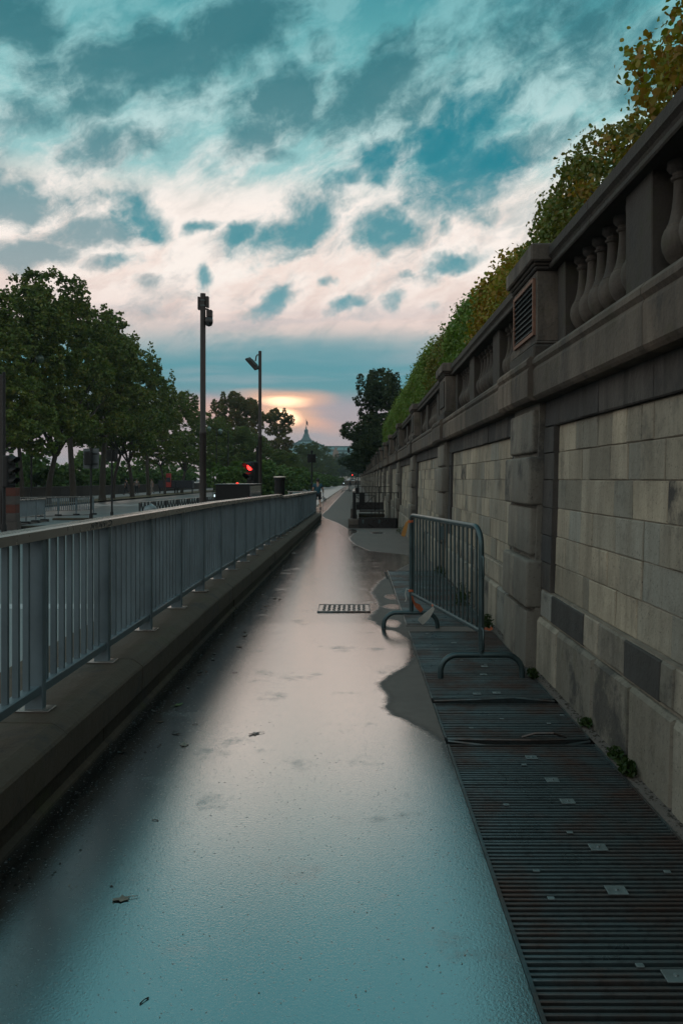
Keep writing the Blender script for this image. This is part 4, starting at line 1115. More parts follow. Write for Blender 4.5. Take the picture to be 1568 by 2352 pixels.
def boxy_crown(seed, n, size, hx, hy, hz, p=4.0, rough=.10, shag=0.0, fill=.45, clump=30):
    """a clipped crown: superellipsoid with leaves mostly near its skin"""
    rng = np.random.default_rng(seed)
    d = rng.normal(size=(n*2,3)); d /= np.linalg.norm(d, axis=1, keepdims=True)
    s = (np.abs(d[:,0])**p+np.abs(d[:,1])**p+np.abs(d[:,2])**p)**(-1/p)
    q = d*s[:,None]
    ph = rng.uniform(0, 6.28, 9)
    bumpy = (np.sin(q[:,0]*3+ph[0]+q[:,1]*4)+np.sin(q[:,1]*7+ph[1]+q[:,2]*5)+np.sin(q[:,2]*8+ph[2]-q[:,1]*9)*.7+np.sin(q[:,1]*17+q[:,2]*13+ph[3])*.5)
    rad = 1+rough*.35*bumpy-(rng.random(n*2)**2)*fill
    out = rng.random(n*2) < shag
    rad = rad+out*np.minimum(rng.exponential(.04, n*2), .10)
    c = q*rad[:,None]*np.array([hx,hy,hz])
    keep = rng.random(n*2) < np.clip(.55+.25*bumpy, .12, 1)
    c = c[keep][:n]; nn = d[keep][:n]
    # leaves gather round twig ends
    K = max(40, int(len(c)/clump)); seeds = rng.choice(len(c), K, replace=False)
    pick = rng.integers(0, K, len(c)); mv = rng.random(len(c)) < .72
    off = rng.normal(size=c.shape)*size*1.3
    c2 = c[seeds][pick]+off
    c = np.where(mv[:,None], c2, c); nn = np.where(mv[:,None], nn[seeds][pick]*.5+off/(np.linalg.norm(off, axis=1, keepdims=True)+1e-9), nn)
    return leaves(rng, c, nn, size, .9, .8)
def branchy(mb, base, h, r, lobes, rng, lean=0.0, fork=None):
    base = Vector(base); fk = fork or h
    top = base+Vector((lean, 0, fk))
    mid = base+Vector((lean*.35+rng.uniform(-.12,.12), rng.uniform(-.1,.1), fk*.5))
    mb.tube([base-Vector((0,0,.2)), base+Vector((0,0,.05)), base+Vector((0,0,.5)), mid, top], [r*1.5, r*1.3, r*1.05, r*.9, r*.75], 9)
    for l in lobes:
        c = Vector(l[:3]); m = top.lerp(c, .5)+Vector((rng.uniform(-.3,.3), rng.uniform(-.3,.3), rng.uniform(-.1,.5)))
        mb.tube([top-Vector((0,0,.15)), m, c], [r*.48, r*.30, r*.08], 6, False)
        for _ in range(3):
            e = c+Vector((rng.uniform(-1,1)*l[3], rng.uniform(-1,1)*l[4], rng.uniform(-.3,.9)*l[5]))*.75
            mb.tube([m.lerp(c, .4), (m.lerp(c,.4)+e)/2+Vector((0,0,.2)), e], [r*.16, r*.11, r*.03], 4, False)
# plane trees: three patterns, each 15 m tall
def plane_lobes(seed, hgt=15.0, spread=4.2, zb=5.3):
    rng = random.Random(seed); L = []
    for i in range(24):
        f = i/23; z = zb+(hgt-1.6-zb)*f
        rr = spread*(1-.62*f**1.7)
        a = i*2.4+rng.uniform(-.5,.5); k = rr*rng.uniform(.30,.86)
        s = rng.uniform(.85,1.45)*(1-.22*f)
        L.append((math.cos(a)*k, math.sin(a)*k, z+rng.uniform(-.5,.5), s*1.15, s*1.15, s*.85))
    L.append((rng.uniform(-.6,.6), rng.uniform(-.6,.6), hgt-1.5, 1.2, 1.2, 1.5))
    for i in range(9):      # loose upright shoots
        a = rng.uniform(0, 6.28); k = spread*rng.uniform(.15,.75)
        L.append((math.cos(a)*k, math.sin(a)*k, hgt-1.0-2.6*(k/spread)**1.5+rng.uniform(-.3,.5), .38, .38, 1.15))
    return L
def make_tree(name, kind, loc, mat, bark, label, group=None, n=7000, size=.34, seed=1, hgt=15, spread=4.2, zb=5.3, r=.2, lean=0.0, fork=4.3, clumps=26):
    L = plane_lobes(seed, hgt, spread, zb)
    t = thing(name, loc, label, kind, group)
    V, Fq = lobed_crown(seed, n, size, L, clumps=clumps*.7, shell=.72)
    np_obj('crown', V+np.array(loc), Fq, mat, t)
    q = MB(); branchy(q, (0,0,0), 4, r, L[:10], random.Random(seed), lean, fork); q.v = [(x+loc[0], y+loc[1], z+loc[2]) for x, y, z in q.v]
    q.build('trunk', bark, t, smooth=True)
    return t
def copy_at(src, loc, rot, sc, label, group=None, mat=None):
    c = copy_tree(src); c.location = loc; c.rotation_euler = (0,0,rot); c.scale = (sc[0], sc[0], sc[1]); c['label'] = label
    if group: c['group'] = group
    elif 'group' in c: del c['group']
    if mat:
        for ch in c.children:
            if ch.name.startswith('crown'):
                ch.data = ch.data.copy(); ch.data.materials[0] = mat
    return c
GP = 'plane trees along the riverside pavement'
zt = -.3
TA = make_tree('plane_tree', 'tree', (-21.0,55,zt), M['leaf_plane'], M['bark_dark'], 'tall plane tree with dark forked trunk above the middle of the far railing', GP, 27000, .19, 3, 16.0, 4.6, 5.2, .21, .5, 3.4, 60)
TB = make_tree('plane_tree', 'tree', (-21.2,60.5,zt), M['leaf_plane'], M['bark'], 'plane tree with pale smooth trunk just left of the grey sign post', GP, 27000, .19, 8, 15.4, 4.6, 5.5, .24, -.3, 5.2, 60)
TC = make_tree('plane_tree', 'tree', (-21.4,71,zt), M['leaf_plane'], M['bark_dark'], 'plane tree with two close leaning trunks, beside the black square sign', GP, 25000, .195, 14, 15.0, 4.4, 4.4, .16, .7, 4.0, 60)
for src, x, y, rot, sc, lab, mat in (
    (TC,-20.8,45.5,1.0,(.95,.82),'leftmost plane tree, its crown cut by the picture edge above the unlit traffic light',None),
    (TC,-21.3,51.5,2.3,(.95,.96),'plane tree with slim dark trunk right of the striped pillar',None),
    (TB,-20.6,65.5,2.6,(1.06,1.02),'plane tree with thick pale trunk directly behind the grey sign',None),
    (TA,-21.5,77.5,4.1,(.90,.98),'plane tree at the right shoulder of the big crown mass, its twigs against pink sky',None),
    (TB,-21.6,84,1.2,(.80,.93),'slimmer plane tree at the end of the tall crown mass',None),
    (TC,-21.8,92,3.0,(.80,.83),'plane tree stepping down in height just left of the tall mast',None),
    (TA,-21.8,101,.6,(.84,.80),'lower plane tree left of the tall mast with lit green leaves',None),
    (TB,-21.6,112,5.0,(.85,.74),'low plane tree directly behind the tall mast',None),
    (TC,-21.8,124,2.0,(.95,.76),'plane tree between the two masts, green in front of the browning one',None)):
    copy_at(src, (x,y,zt), rot, sc, lab, GP, mat)
BR = make_tree('plane_tree', 'tree', (-21.0,137,zt), M['leaf_brown'], M['bark_dark'], 'browning plane tree with thin open top between the two masts', GP, 30000, .27, 21, 16.6, 5.2, 3.2, .18, 0, 4.5, 120)
copy_at(BR, (-19.6,150,zt), 1.9, (1.05,1.0), 'browning plane tree right behind the floodlight mast', GP)
copy_at(BR, (-16.0,163,zt), 3.3, (.95,.97), 'browning plane tree glowing at its edge against the setting sun', GP)
for i, (u, y, top, sc) in enumerate(((500,119,962,.95),(548,123,978,.95),(590,126,1000,.9),(640,118,1030,.7),(668,140,1040,.8),(690,190,1020,1.05),(712,235,1014,1.25),(738,285,1022,1.4),(752,330,1048,1.3),(600,122,1045,.8))):
    hh = (VY-top)*y/F+H-zt
    copy_at((TC, TA, TB)[i % 3], ((u-VX)*y/F, y, zt), i*1.3, (sc, hh/(15,16,15.4)[i % 3]), 'dusky green tree in the lower tree line right of the floodlight mast', 'lower tree line before the dome', M['leaf_far'] if y > 150 else None)
for i, (u, y, top) in enumerate(((768,360,1058),(785,390,1040),(800,420,1052),(815,380,1046),(775,430,1070),(830,330,1060),(845,300,1066))):
    hh = (VY-top)*y/F+H-zt
    copy_at((TA, TB, TC)[i % 3], ((u-VX)*y/F, y, zt), i*2.1, (1.5, hh/(16,15.4,15)[i % 3]), 'hazy blue green tree far away at the end of the road', 'hazy trees at the end of the road', M['leaf_dark'])
# shrubs behind the parapet and along the road
def make_shrub(loc, label, mat, n, size, r, seed, group=None):
    rng = random.Random(seed); L = []
    for i in range(9):
        a = rng.uniform(0, 6.28); k = rng.uniform(.1, .75)
        L.append((math.cos(a)*k*r[0], math.sin(a)*k*r[1], r[2]*rng.uniform(.35,.95), r[0]*.42, r[1]*.42, r[2]*.38))
    t = thing('shrub', loc, label, 'shrub', group)
    V, Fq = lobed_crown(seed, n, size, L, clumps=18, shell=.3)
    np_obj('foliage', V+np.array(loc), Fq, mat, t)
    q = MB()
    for l in L[:6]: q.tube([(loc[0], loc[1], loc[2]-.1), (loc[0]+l[0]*.5, loc[1]+l[1]*.5, loc[2]+l[2]*.6), (loc[0]+l[0], loc[1]+l[1], loc[2]+l[2])], [.07,.05,.02], 5, False)
    q.build('stem', M['bark_dark'], t)
    return t
GS = 'shrubs behind the riverside parapet'
SA = make_shrub((-31,58,-.6), 'leafy shrub beyond the parapet seen between the trunks', M['leaf_shrub'], 3600, .30, (3.2,2.6,3.6), 31, GS)
rs2 = random.Random(9)
for i in range(19):
    y = 47+i*6.2; x = -30-rs2.uniform(0,2.5)-(y-47)*.01
    if i == 2: continue
    copy_at(SA, (x, y, -.6), rs2.uniform(0,6), (rs2.uniform(1.0,1.35), rs2.uniform(1.0,1.5)), 'leafy shrub beyond the parapet seen between the trunks', GS, M['leaf_plane'] if i % 3 == 0 else None)
GH = 'bushes along the left side of the road'
SB = make_shrub((-9.5,62,-.4), 'rounded bush beside the road behind the black cabinet', M['leaf_shrub'], 3000, .22, (2.2,2.0,2.4), 41, GH)
for i, (u, y, sc, sz) in enumerate(((545,66,1.3,1.2),(600,70,1.3,1.25),(625,78,1.3,1.1),(648,88,1.4,1.2),(668,100,1.4,1.2),(690,115,1.5,1.1),(706,130,1.6,1.1),(722,145,1.6,1.0),(737,160,1.7,1.0),(752,180,1.7,.95),(766,200,1.7,.9))):
    copy_at(SB, ((u-VX)*y/F, y, -.42), i*1.7, (sc, sz), 'bush in the green border between the road and the tree line', GH)
SB['label'] = 'bush in the green border between the road and the tree line'
# riverside parapet
M['darkstone'] = stone_mat('dark_parapet_stone', (.07,.06,.055), (.055,.05,.045), (.085,.075,.065), .4, .4)
pq = MB(); y = 20
while y < 200: pq.bbox(-27.5,-27.1,y,y+2.98,-.4,.62,.02,1); pq.bbox(-27.56,-27.04,y,y+2.98,.621,.74,.02,1); y += 3
tag(pq.build('riverside_parapet', M['darkstone'], loc=(-27.3,60,-.3)), 'long low dark stone parapet behind the trunks on the far pavement', 'parapet')

# clipped lindens on the terrace
TZ = 2.3
def linden(yc, hx, hy, hz, zc, mat, label, n, size, seed, xc=3.3, p=4.0, rough=.10, shag=0.0, fill=.45, extra=None, twigs=()):
    loc = (xc, yc, TZ); t = thing('linden_tree', loc, label, 'tree', 'clipped lindens above the wall')
    V, Fq = boxy_crown(seed, n, size, hx, hy, hz, p, rough, shag, fill)
    V = V+np.array((xc, yc, zc))
    if extra is not None:
        V2, F2 = extra; Fq = np.concatenate([Fq, F2+len(V)]); V = np.concatenate([V, V2])
    np_obj('crown', V, Fq, mat, t)
    rr = random.Random(seed); q = MB()
    q.tube([(xc,yc,TZ-.1),(xc+.04,yc,TZ+.6),(xc,yc+.05,zc-.2)], [.15,.12,.09], 8)
    for _ in range(16):
        e = Vector((xc+rr.uniform(-.85,.85)*hx, yc+rr.uniform(-.85,.85)*hy, zc+rr.uniform(-.5,.9)*hz)); s_ = Vector((xc,yc,zc-.4))
        q.tube([s_, s_.lerp(e,.5)+Vector((0,0,.12)), e], [.05,.03,.008], 5, False)
    for a_, b_, _k, _s in twigs:
        a_ = Vector(a_); b_ = Vector(b_); q.tube([a_+Vector((.3,-.4,-.25)), a_, a_.lerp(b_,.6)+Vector((0,0,.02)), b_], [.02,.014,.008,.003], 5)
        for f_ in (.35,.6,.8): q.tube([a_.lerp(b_,f_), a_.lerp(b_,f_)+Vector((rr.uniform(-.1,.05), rr.uniform(-.1,.15), rr.uniform(-.1,.12)))], [.005,.002], 4)
    q.build('trunk', M['bark_dark'], t, smooth=True)
    return t
rng_ = np.random.default_rng(77)
def sprays(lst, size, mat=None):        # loose leafy twigs reaching out of the crown
    C = []
    for (a, b, k, sp) in lst:
        a = np.array(a); b = np.array(b); s = rng_.random((k,1))
        C.append(a+(b-a)*s+rng_.normal(size=(k,3))*sp)
    C = np.concatenate(C); return leaves(rng_, C, np.tile(np.array([[0,0,1.]]), (len(C),1)), size, .75, .5)
E1 = [((2.7,6.9,3.6),(2.12,7.85,4.30),420,.055),((2.7,6.9,3.5),(2.22,8.0,4.05),330,.05),((2.7,6.7,4.1),(2.2,7.35,4.5),260,.06),((2.7,6.2,4.5),(2.3,6.75,5.0),260,.07),((2.7,5.6,4.8),(2.35,6.0,5.35),240,.07),((2.6,6.9,3.2),(2.2,7.7,3.6),340,.06),((2.6,7.0,3.0),(2.2,7.9,3.3),340,.07)]
e1 = sprays(E1, .05)
linden(4.45, 1.15, 2.65, 1.42, 3.8, M['leaf_autumn'], 'shaggy linden with orange and yellow leaves at the top right corner', 74000, .050, 51, 3.3, 3.4, .34, .12, .5, e1, E1)
linden(9.65, 1.0, 2.0, 1.32, 3.72, M['leaf_ball'], 'rounded clipped linden between the shaggy orange tree and the vent pedestal', 80000, .044, 52, 3.25, 6.0, .07, .0, .28)
e3 = sprays([((2.5,12.3,4.6),(2.2,11.9,4.75),120,.10),((2.4,12.4,4.2),(2.1,12.1,4.3),100,.10)], .07)
linden(14.1, 1.0, 2.1, 1.52, 3.7, M['leaf_autumn'], 'browning clipped linden just beyond the vent pedestal', 38000, .064, 53, 3.25, 4.4, .09, .02, .3, e3)
hl = [linden(18.4, 1.0, 2.3, 1.6, 3.85, M['leaf_hedge'], 'bright green clipped linden, first green one after the browning linden', 38000, .072, 54, 3.25, 5.0, .08, .0, .3)]
lab_h = ['green clipped linden rising behind the second pedestal', 'green clipped linden where the hedge line steps up beyond the second pedestal', 'clipped linden far along the hedge, left of the stepped one']
for i in range(10):
    y = 22.9+4.45*i
    c = copy_at(hl[0], (3.25, y, TZ), (0, PI)[i % 2], (1.0, (1.02,1.14,1.18,1.12,1.18,1.16,1.2,1.18,1.17,1.17)[i]), lab_h[min(i,2)], 'clipped lindens above the wall', M['leaf_ball'] if i in (0,) else None)
# big dark chestnut and its lower neighbour at the end of the hedge
DK = make_tree('chestnut_tree', 'tree', (2.4,77,2.3), M['leaf_dark'], M['bark_dark'], 'big dark round chestnut tree leaning over the wall at the end of the hedge', None, 36000, .19, 61, 10.0, 3.6, 1.4, .2, -.3, 2.2, 120)
copy_at(DK, (1.9,112,2.3), 2.2, (1.2,.72), 'lower dark tree beyond the big chestnut, left of it over the wall')
copy_at(DK, (3.4,150,2.3), 4.0, (1.3,.85), 'far dark tree over the end of the wall, mostly behind the big chestnut')

# weeds at the wall foot
def weed(loc, n, s, hgt, seed, label):
    rng = np.random.default_rng(seed); t = thing('weed', loc, label, 'weed', 'weeds at the foot of the wall')
    a = rng.uniform(0, 6.28, n); rr = rng.random(n)**.6*s; z = rng.random(n)*hgt*(1-rr/s*.5)
    C = np.stack([rr*np.cos(a)*.7, rr*np.sin(a)*1.3, z+.01], 1)
    V, Fq = leaves(rng, C, np.tile(np.array([[-.3,-.3,.6]]), (n,1)), .035, .5, .6)
    np_obj('foliage', V+np.array(loc), Fq, M['weed'], t)
    q = MB()
    for i in range(9):
        aa = i*.7; q.tube([(loc[0],loc[1],loc[2]-.01),(loc[0]+math.cos(aa)*s*.3,loc[1]+math.sin(aa)*s*.5,loc[2]+hgt*.5),(loc[0]+math.cos(aa)*s*.5,loc[1]+math.sin(aa)*s*.8,loc[2]+hgt*.9)], .0025, 4, False)
    q.build('stalk', M['weed'], t)
for i, (u, v, n, s, hg, lab) in enumerate(((1440,1778,80,.055,.07,'green weed tuft at the wall foot beside the near grating'),(1418,1745,70,.06,.06,'small weed left of the green tuft by the near grating'),
        (1345,1668,60,.06,.04,'flat weed at the wall edge of the short sagging grating'),(1222,1560,70,.05,.09,'weed growing by the near foot of the barrier at the pilaster'),
        (1120,1445,100,.07,.15,'weed behind the near post of the barrier'),(1062,1390,160,.12,.28,'yellow green weed seen through the barrier bars'),
        (1010,1322,90,.12,.16,'weed farther along the wall behind the barrier'),(930,1226,220,.28,.22,'weed tuft at the wall corner left of the barrier top'))):
    p = gnd(u, v); weed((min(p.x,1.335), p.y, gz(p.y)), n, s, hg, 100+i, lab)
# fallen leaves, twigs and grit
M['dead'] = simple('dead_leaf', (.075,.040,.020), .55, 0, .5, 20)
M['dead2'] = simple('wet_dark_leaf', (.018,.013,.009), .35, 0, .5, 20)
M['paleleaf'] = simple('pale_dead_leaf', (.20,.17,.13), .5, 0, .4, 20)
M['greenleaf'] = simple('fresh_green_leaf', (.07,.12,.02), .4, 0, .4, 20)
rlv = random.Random(21)
def fallen(p, s, mat, label, group, curl=.3):
    q = MB(); n = 5; a0 = rlv.uniform(0, 6.28); vs = [(0,0,.002)]
    for i in range(11):
        a = 2*PI*i/11; r = s*(1.0 if i % 2 == 0 else .55)*rlv.uniform(.75,1.1)
        vs.append((math.cos(a)*r, math.sin(a)*r*.75, .0022+abs(math.cos(a))**2*r*curl*.6*rlv.random()))
    fs = [(0, 1+i, 1+(i+1) % 11) for i in range(11)]
    vs += [(x, y, z+.0012) for x, y, z in vs[:12]]; fs += [(12, 13+(i+1) % 11, 13+i) for i in range(11)]
    q.add(vs, fs); q.tube([(0,0,.003),(-s*.8,s*.1,.006),(-s*1.5,s*.25,.004)], .0012, 4)
    q.xform(Matrix.Translation(p) @ Matrix.Rotation(a0, 4, 'Z'))
    return tag(q.build('fallen_leaf', mat, loc=tuple(p)), label, 'leaf', group)
GL = 'dead leaves scattered on the wet path'
LBL = 'small dead leaf lying flat on the wet path near the kerb wall'
spots = [(712,2822,'greenleaf','green leaf on the wet path close to the kerb wall'),(735,2982,'paleleaf','pale curled leaf right of the dark strip, below the green leaf'),(490,3600,'paleleaf','pale rolled leaf with brown end in the left foreground'),(1020,2938,'dead2','dark curled leaf in the middle of the pink reflection')]
for u, v, m_, lab in spots:
    u /= 1.7417; v /= 1.7417
    p = gnd(u, v); fallen(p, .038 if v < 1900 else .034, M[m_], lab, None)
sp2 = [(955,2588),(980,2545),(1065,2425),(1120,2398),(1062,2442),(1100,2395),(1130,2278),(1100,2310),(1145,2225),(1255,2150),(1230,2140),(1245,2132),(1275,2135),(1280,2128),(1252,2118),(1235,2122),(1278,2144),(1240,2180),(1268,2110),(800,2690),(720,2675),(850,2640)]
for u, v in sp2:
    p = gnd(u/1.7417, v/1.7417); fallen(p, rlv.uniform(.025,.042), M['dead' if rlv.random() < .5 else 'dead2'], LBL, GL, .35)
for i in range(46):
    y = 4.2+22*rlv.random()**1.4; x = -1.27+abs(rlv.gauss(0,.16)); fallen(Vector((x,y,gz(y))), rlv.uniform(.012,.030), M['dead' if rlv.random() < .4 else 'dead2'], LBL, GL, .35)
def twig(u, v, L, ang, label):
    p = gnd(u/1.7417, v/1.7417); d = Vector((math.cos(ang), math.sin(ang), 0))*L
    q = MB(); d *= .62; q.tube([p+Vector((0,0,.002)), p+d*.5+Vector((0,.003,.004)), p+d+Vector((0,0,.002))], [.0022,.0013,.0024], 5)
    tag(q.build('twig', M['dead2'], loc=tuple(p)), label, 'twig')
twig(560,4020,.05,1.0,'thin twig in the bottom foreground of the wet path'); twig(608,3283,.045,-.2,'short twig with two bud ends on the wet path, left of centre')
twig(770,2900,.05,.3,'twig on the wet path below the green leaf'); twig(630,2990,.06,1.3,'twig in the dark strip near the kerb wall'); twig(930,2692,.06,.0,'twig at the left edge of the pink reflection')
twig(1500,2952,.16,.3,'stick lying over the gap between the gratings by the wall') if False else None

# crumbs of dirt along the wall foot and leaf bits along the kerb: too many to count
def crumbs(name, n, pick, smin, smax, mat, seed):
    rc = random.Random(seed); q = MB()
    for _ in range(n):
        x, y = pick(rc); z = gz(y); s_ = rc.uniform(smin, smax); a = rc.uniform(0, 6.28)
        p = [Vector((math.cos(a+k_*2.1)*s_*rc.uniform(.5,1.1), math.sin(a+k_*2.1)*s_*rc.uniform(.5,1.1), 0)) for k_ in range(3)]
        q.add([(x+v.x, y+v.y, z+.0015) for v in p]+[(x, y, z+s_*rc.uniform(.15,.6))], [(0,1,3),(1,2,3),(2,0,3),(0,2,1)])
    o = q.build(name, mat); o['kind'] = 'stuff'; return o
M['dirt'] = simple('wall_foot_dirt', (.05,.042,.032), .95, 0, .6, 30)
crumbs('dirt', 1500, lambda r: (1.355-abs(r.gauss(0,.022)), 2.2+11*r.random()**1.5), .003, .014, M['dirt'], 5)
crumbs('leaf_litter', 900, lambda r: (-1.31+abs(r.gauss(0,.12)), 2.8+26*r.random()**1.5), .004, .012, M['dead2'], 6)
crumbs('grit', 420, lambda r: (-1.2+1.6*r.random(), 2.0+12*r.random()**1.6), .0015, .005, M['paleleaf'], 7)

# ================================================================ people
M['skin'] = simple('skin', (.34,.20,.145), .55, 0, .1, 8); M['hair'] = simple('dark_hair', (.012,.010,.009), .5, 0, .3, 30)
M['teal_shirt'] = simple('dark_teal_shirt', (.012,.060,.085), .8, 0, .25, 12); M['dark_cloth'] = simple('black_cloth', (.012,.013,.016), .85, 0, .3, 12)
M['grey_cloth'] = simple('grey_cloth', (.13,.125,.12), .85, 0, .3, 12); M['shoe'] = simple('dark_shoe', (.03,.03,.035), .6); M['pale_cloth'] = simple('pale_cloth', (.22,.19,.17), .85, 0, .2, 12)
def skinned(name, J, E, mat, parent, M4, infl=0.0, root=None):
    names = sorted({n for e in E for n in e}); idx = {n: i for i, n in enumerate(names)}
    me = bpy.data.meshes.new(name); me.from_pydata([tuple(M4 @ Vector(J[n][:3])-OFF[parent.name]) for n in names], [(idx[a], idx[b]) for a, b in E], []); me.update()
    me.skin_vertices.new() if hasattr(me.skin_vertices, 'new') else None
    o = bpy.data.objects.new(name, me); COL.objects.link(o); o.parent = parent; OFF[o.name] = OFF[parent.name]
    bm = bmesh.new(); bm.from_mesh(me); lay = bm.verts.layers.skin.verify(); bm.verts.ensure_lookup_table()
    for n in names:
        r = J[n][3]+infl; sv = bm.verts[idx[n]][lay]; sv.radius = (r, r); sv.use_root = (n == (root or names[0]))
    bm.to_mesh(me); bm.free()
    o.modifiers.new('Skin', 'SKIN').use_smooth_shade = True
    sb = o.modifiers.new('Sub', 'SUBSURF'); sb.levels = 2; sb.render_levels = 2
    me.materials.append(mat); return o
def person(loc, yaw, label, shirt, legs, stride=.32, short=True, arm_bent=True, group=None, hgt=1.74):
    """facing +y at yaw 0; mid-stride, right knee lifted back"""
    s = hgt/1.74; st = stride
    J = {'pelvis':(0,0,.95,.125),'waist':(0,.01,1.10,.125),'chest':(0,.02,1.30,.15),'neck':(0,.02,1.48,.055),'headb':(0,.03,1.56,.075),'head':(0,.035,1.64,.092),'headt':(0,.03,1.70,.060),
         'hipL':(-.10,0,.90,.095),'kneeL':(-.11,st*.45,.50,.060),'ankL':(-.11,st*.55,.09,.038),'calfL':(-.11,st*.50,.34,.058),'toeL':(-.12,st*.55+.16,.035,.030),
         'hipR':(.10,0,.90,.095),'kneeR':(.11,-st*.10,.50,.060),'calfR':(.11,-st*.75,.36,.056),'ankR':(.11,-st*1.25,.20,.036),'toeR':(.11,-st*1.25-.02,.07,.030),
         'shL':(-.19,.02,1.41,.060),'elL':(-.27,-.08,1.13,.043),'wrL':(-.25,.05 if arm_bent else -.02,.92,.028),'haL':(-.25,.09 if arm_bent else 0,.85,.030),
         'shR':(.19,.02,1.41,.060),'elR':(.29,.0,1.14,.043),'wrR':(.33,.18 if arm_bent else .02,1.02 if arm_bent else .90,.028),'haR':(.33,.25 if arm_bent else .02,1.0 if arm_bent else .83,.030)}
    E = [('pelvis','waist'),('waist','chest'),('chest','neck'),('neck','headb'),('headb','head'),('head','headt'),('pelvis','hipL'),('hipL','kneeL'),('kneeL','calfL'),('calfL','ankL'),('ankL','toeL'),
         ('pelvis','hipR'),('hipR','kneeR'),('kneeR','calfR'),('calfR','ankR'),('ankR','toeR'),('chest','shL'),('shL','elL'),('elL','wrL'),('wrL','haL'),('chest','shR'),('shR','elR'),('elR','wrR'),('wrR','haR')]
    for sd_, hx in (('L',-1),('R',1)):
        h = Vector(J['ha'+sd_][:3]); d = (h-Vector(J['wr'+sd_][:3])).normalized()
        for i in range(5):
            off = Vector((hx*(.012*(i-2)), .008*(i-2), 0))
            a = h+d*.03+off; b_ = h+d*(.055+.018*(1-abs(i-2)/2))+off*1.2+Vector((0,.006,-.01))
            J[f'f{sd_}{i}a'] = (*a, .010); J[f'f{sd_}{i}b'] = (*b_, .008); E += [('ha'+sd_, f'f{sd_}{i}a'), (f'f{sd_}{i}a', f'f{sd_}{i}b')]
    t = thing('person', loc, label, 'person', group)
    M4 = Matrix.Translation(loc) @ Matrix.Rotation(yaw, 4, 'Z') @ Matrix.Scale(s, 4)
    skinned('body', J, E, M['skin'], t, M4, 0, 'pelvis')
    sj = dict(J)
    for sd_ in 'LR':
        sh = Vector(J['sh'+sd_][:3]); el_ = Vector(J['el'+sd_][:3]); m_ = sh.lerp(el_, .62); sj['sl'+sd_] = (*m_, .050)
        hp = Vector(J['hip'+sd_][:3]); kn = Vector(J['knee'+sd_][:3]); an = Vector(J['ank'+sd_][:3]); m_ = hp.lerp(kn, .85); sj['th'+sd_] = (*m_, .075); sj['shin'+sd_] = (*kn.lerp(an,.9), .05)
    sj['hem'] = (0,0,.88,.14)
    skinned('shirt', sj, [('hem','waist'),('waist','chest'),('chest','shL'),('shL','slL'),('chest','shR'),('shR','slR')], shirt, t, M4, .022, 'waist')
    le = [('pelvis','hipL'),('pelvis','hipR'),('hipL','thL'),('hipR','thR')]
    if not short: le = [('pelvis','hipL'),('pelvis','hipR'),('hipL','kneeL'),('hipR','kneeR'),('kneeL','shinL'),('kneeR','shinR')]
    skinned('shorts' if short else 'trousers', sj, le, legs, t, M4, .020, 'pelvis')
    for sd_ in 'LR':
        q = MB(); a = Vector(J['ank'+sd_][:3]); b_ = Vector(J['toe'+sd_][:3])
        q.tube([M4 @ (a+Vector((0,-.05,-.03))), M4 @ (a+Vector((0,0,-.02))), M4 @ b_, M4 @ (b_+(b_-a).normalized()*.05)], [.035*s,.050*s,.045*s,.02*s], 8); q.build('shoe', M['shoe'], t, smooth=True)
    bm = bmesh.new(); bmesh.ops.create_uvsphere(bm, u_segments=14, v_segments=9, radius=.108)
    bmesh.ops.delete(bm, geom=[v for v in bm.verts if v.co.z < -.05 and v.co.y > -.02], context='VERTS')
    q = MB().bm(bm, M4 @ Matrix.Translation((0,.025,1.655)) @ Matrix.Diagonal((.90,1.0,1.05,1))); q.build('hair', M['hair'], t, smooth=True)
    q = MB(); hf = M4
    q.tube([hf @ Vector((0,.115,1.655)), hf @ Vector((0,.150,1.625)), hf @ Vector((0,.125,1.612))], [.010*s,.014*s,.010*s], 6)
    for x in (-.035,.035): q.tube([hf @ Vector((x-.012,.118,1.665)), hf @ Vector((x+.012,.118,1.665))], .007*s, 5)
    q.tube([hf @ Vector((-.022,.115,1.585)), hf @ Vector((.022,.115,1.585))], .006*s, 5); q.build('face', M['skin'], t, smooth=True)
    return t
person(gnd(729.5,1172.5), R(8), 'jogger in dark teal shirt and black shorts seen from behind, past the railing', M['teal_shirt'], M['dark_cloth'], .30, True, True)
p = Vector(((290-VX)*88/F, 88, -.28)); person(p, R(70), 'person in dark clothes walking on the far pavement among the tree trunks', M['dark_cloth'], M['dark_cloth'], .25, False, False)
p = Vector(((314-VX)*90/F, 90, -.28)); person(p, R(200), 'person in grey half hidden by a trunk on the far pavement', M['grey_cloth'], M['dark_cloth'], .15, False, False)
p = Vector(((349-VX)*93/F, 93, -.28)); person(p, R(120), 'person in pale clothes on the far pavement, nearest the dark stall', M['pale_cloth'], M['pale_cloth'], .2, False, False)
p = gnd(804,1119); person(p, R(5), 'tiny far person standing on the path behind the far scooter', M['dark_cloth'], M['dark_cloth'], .2, False, False)
p = gnd(817,1117); person(p, R(30), 'tiny far person near the wall at the end of the path', M['dark_cloth'], M['dark_cloth'], .1, False, False)

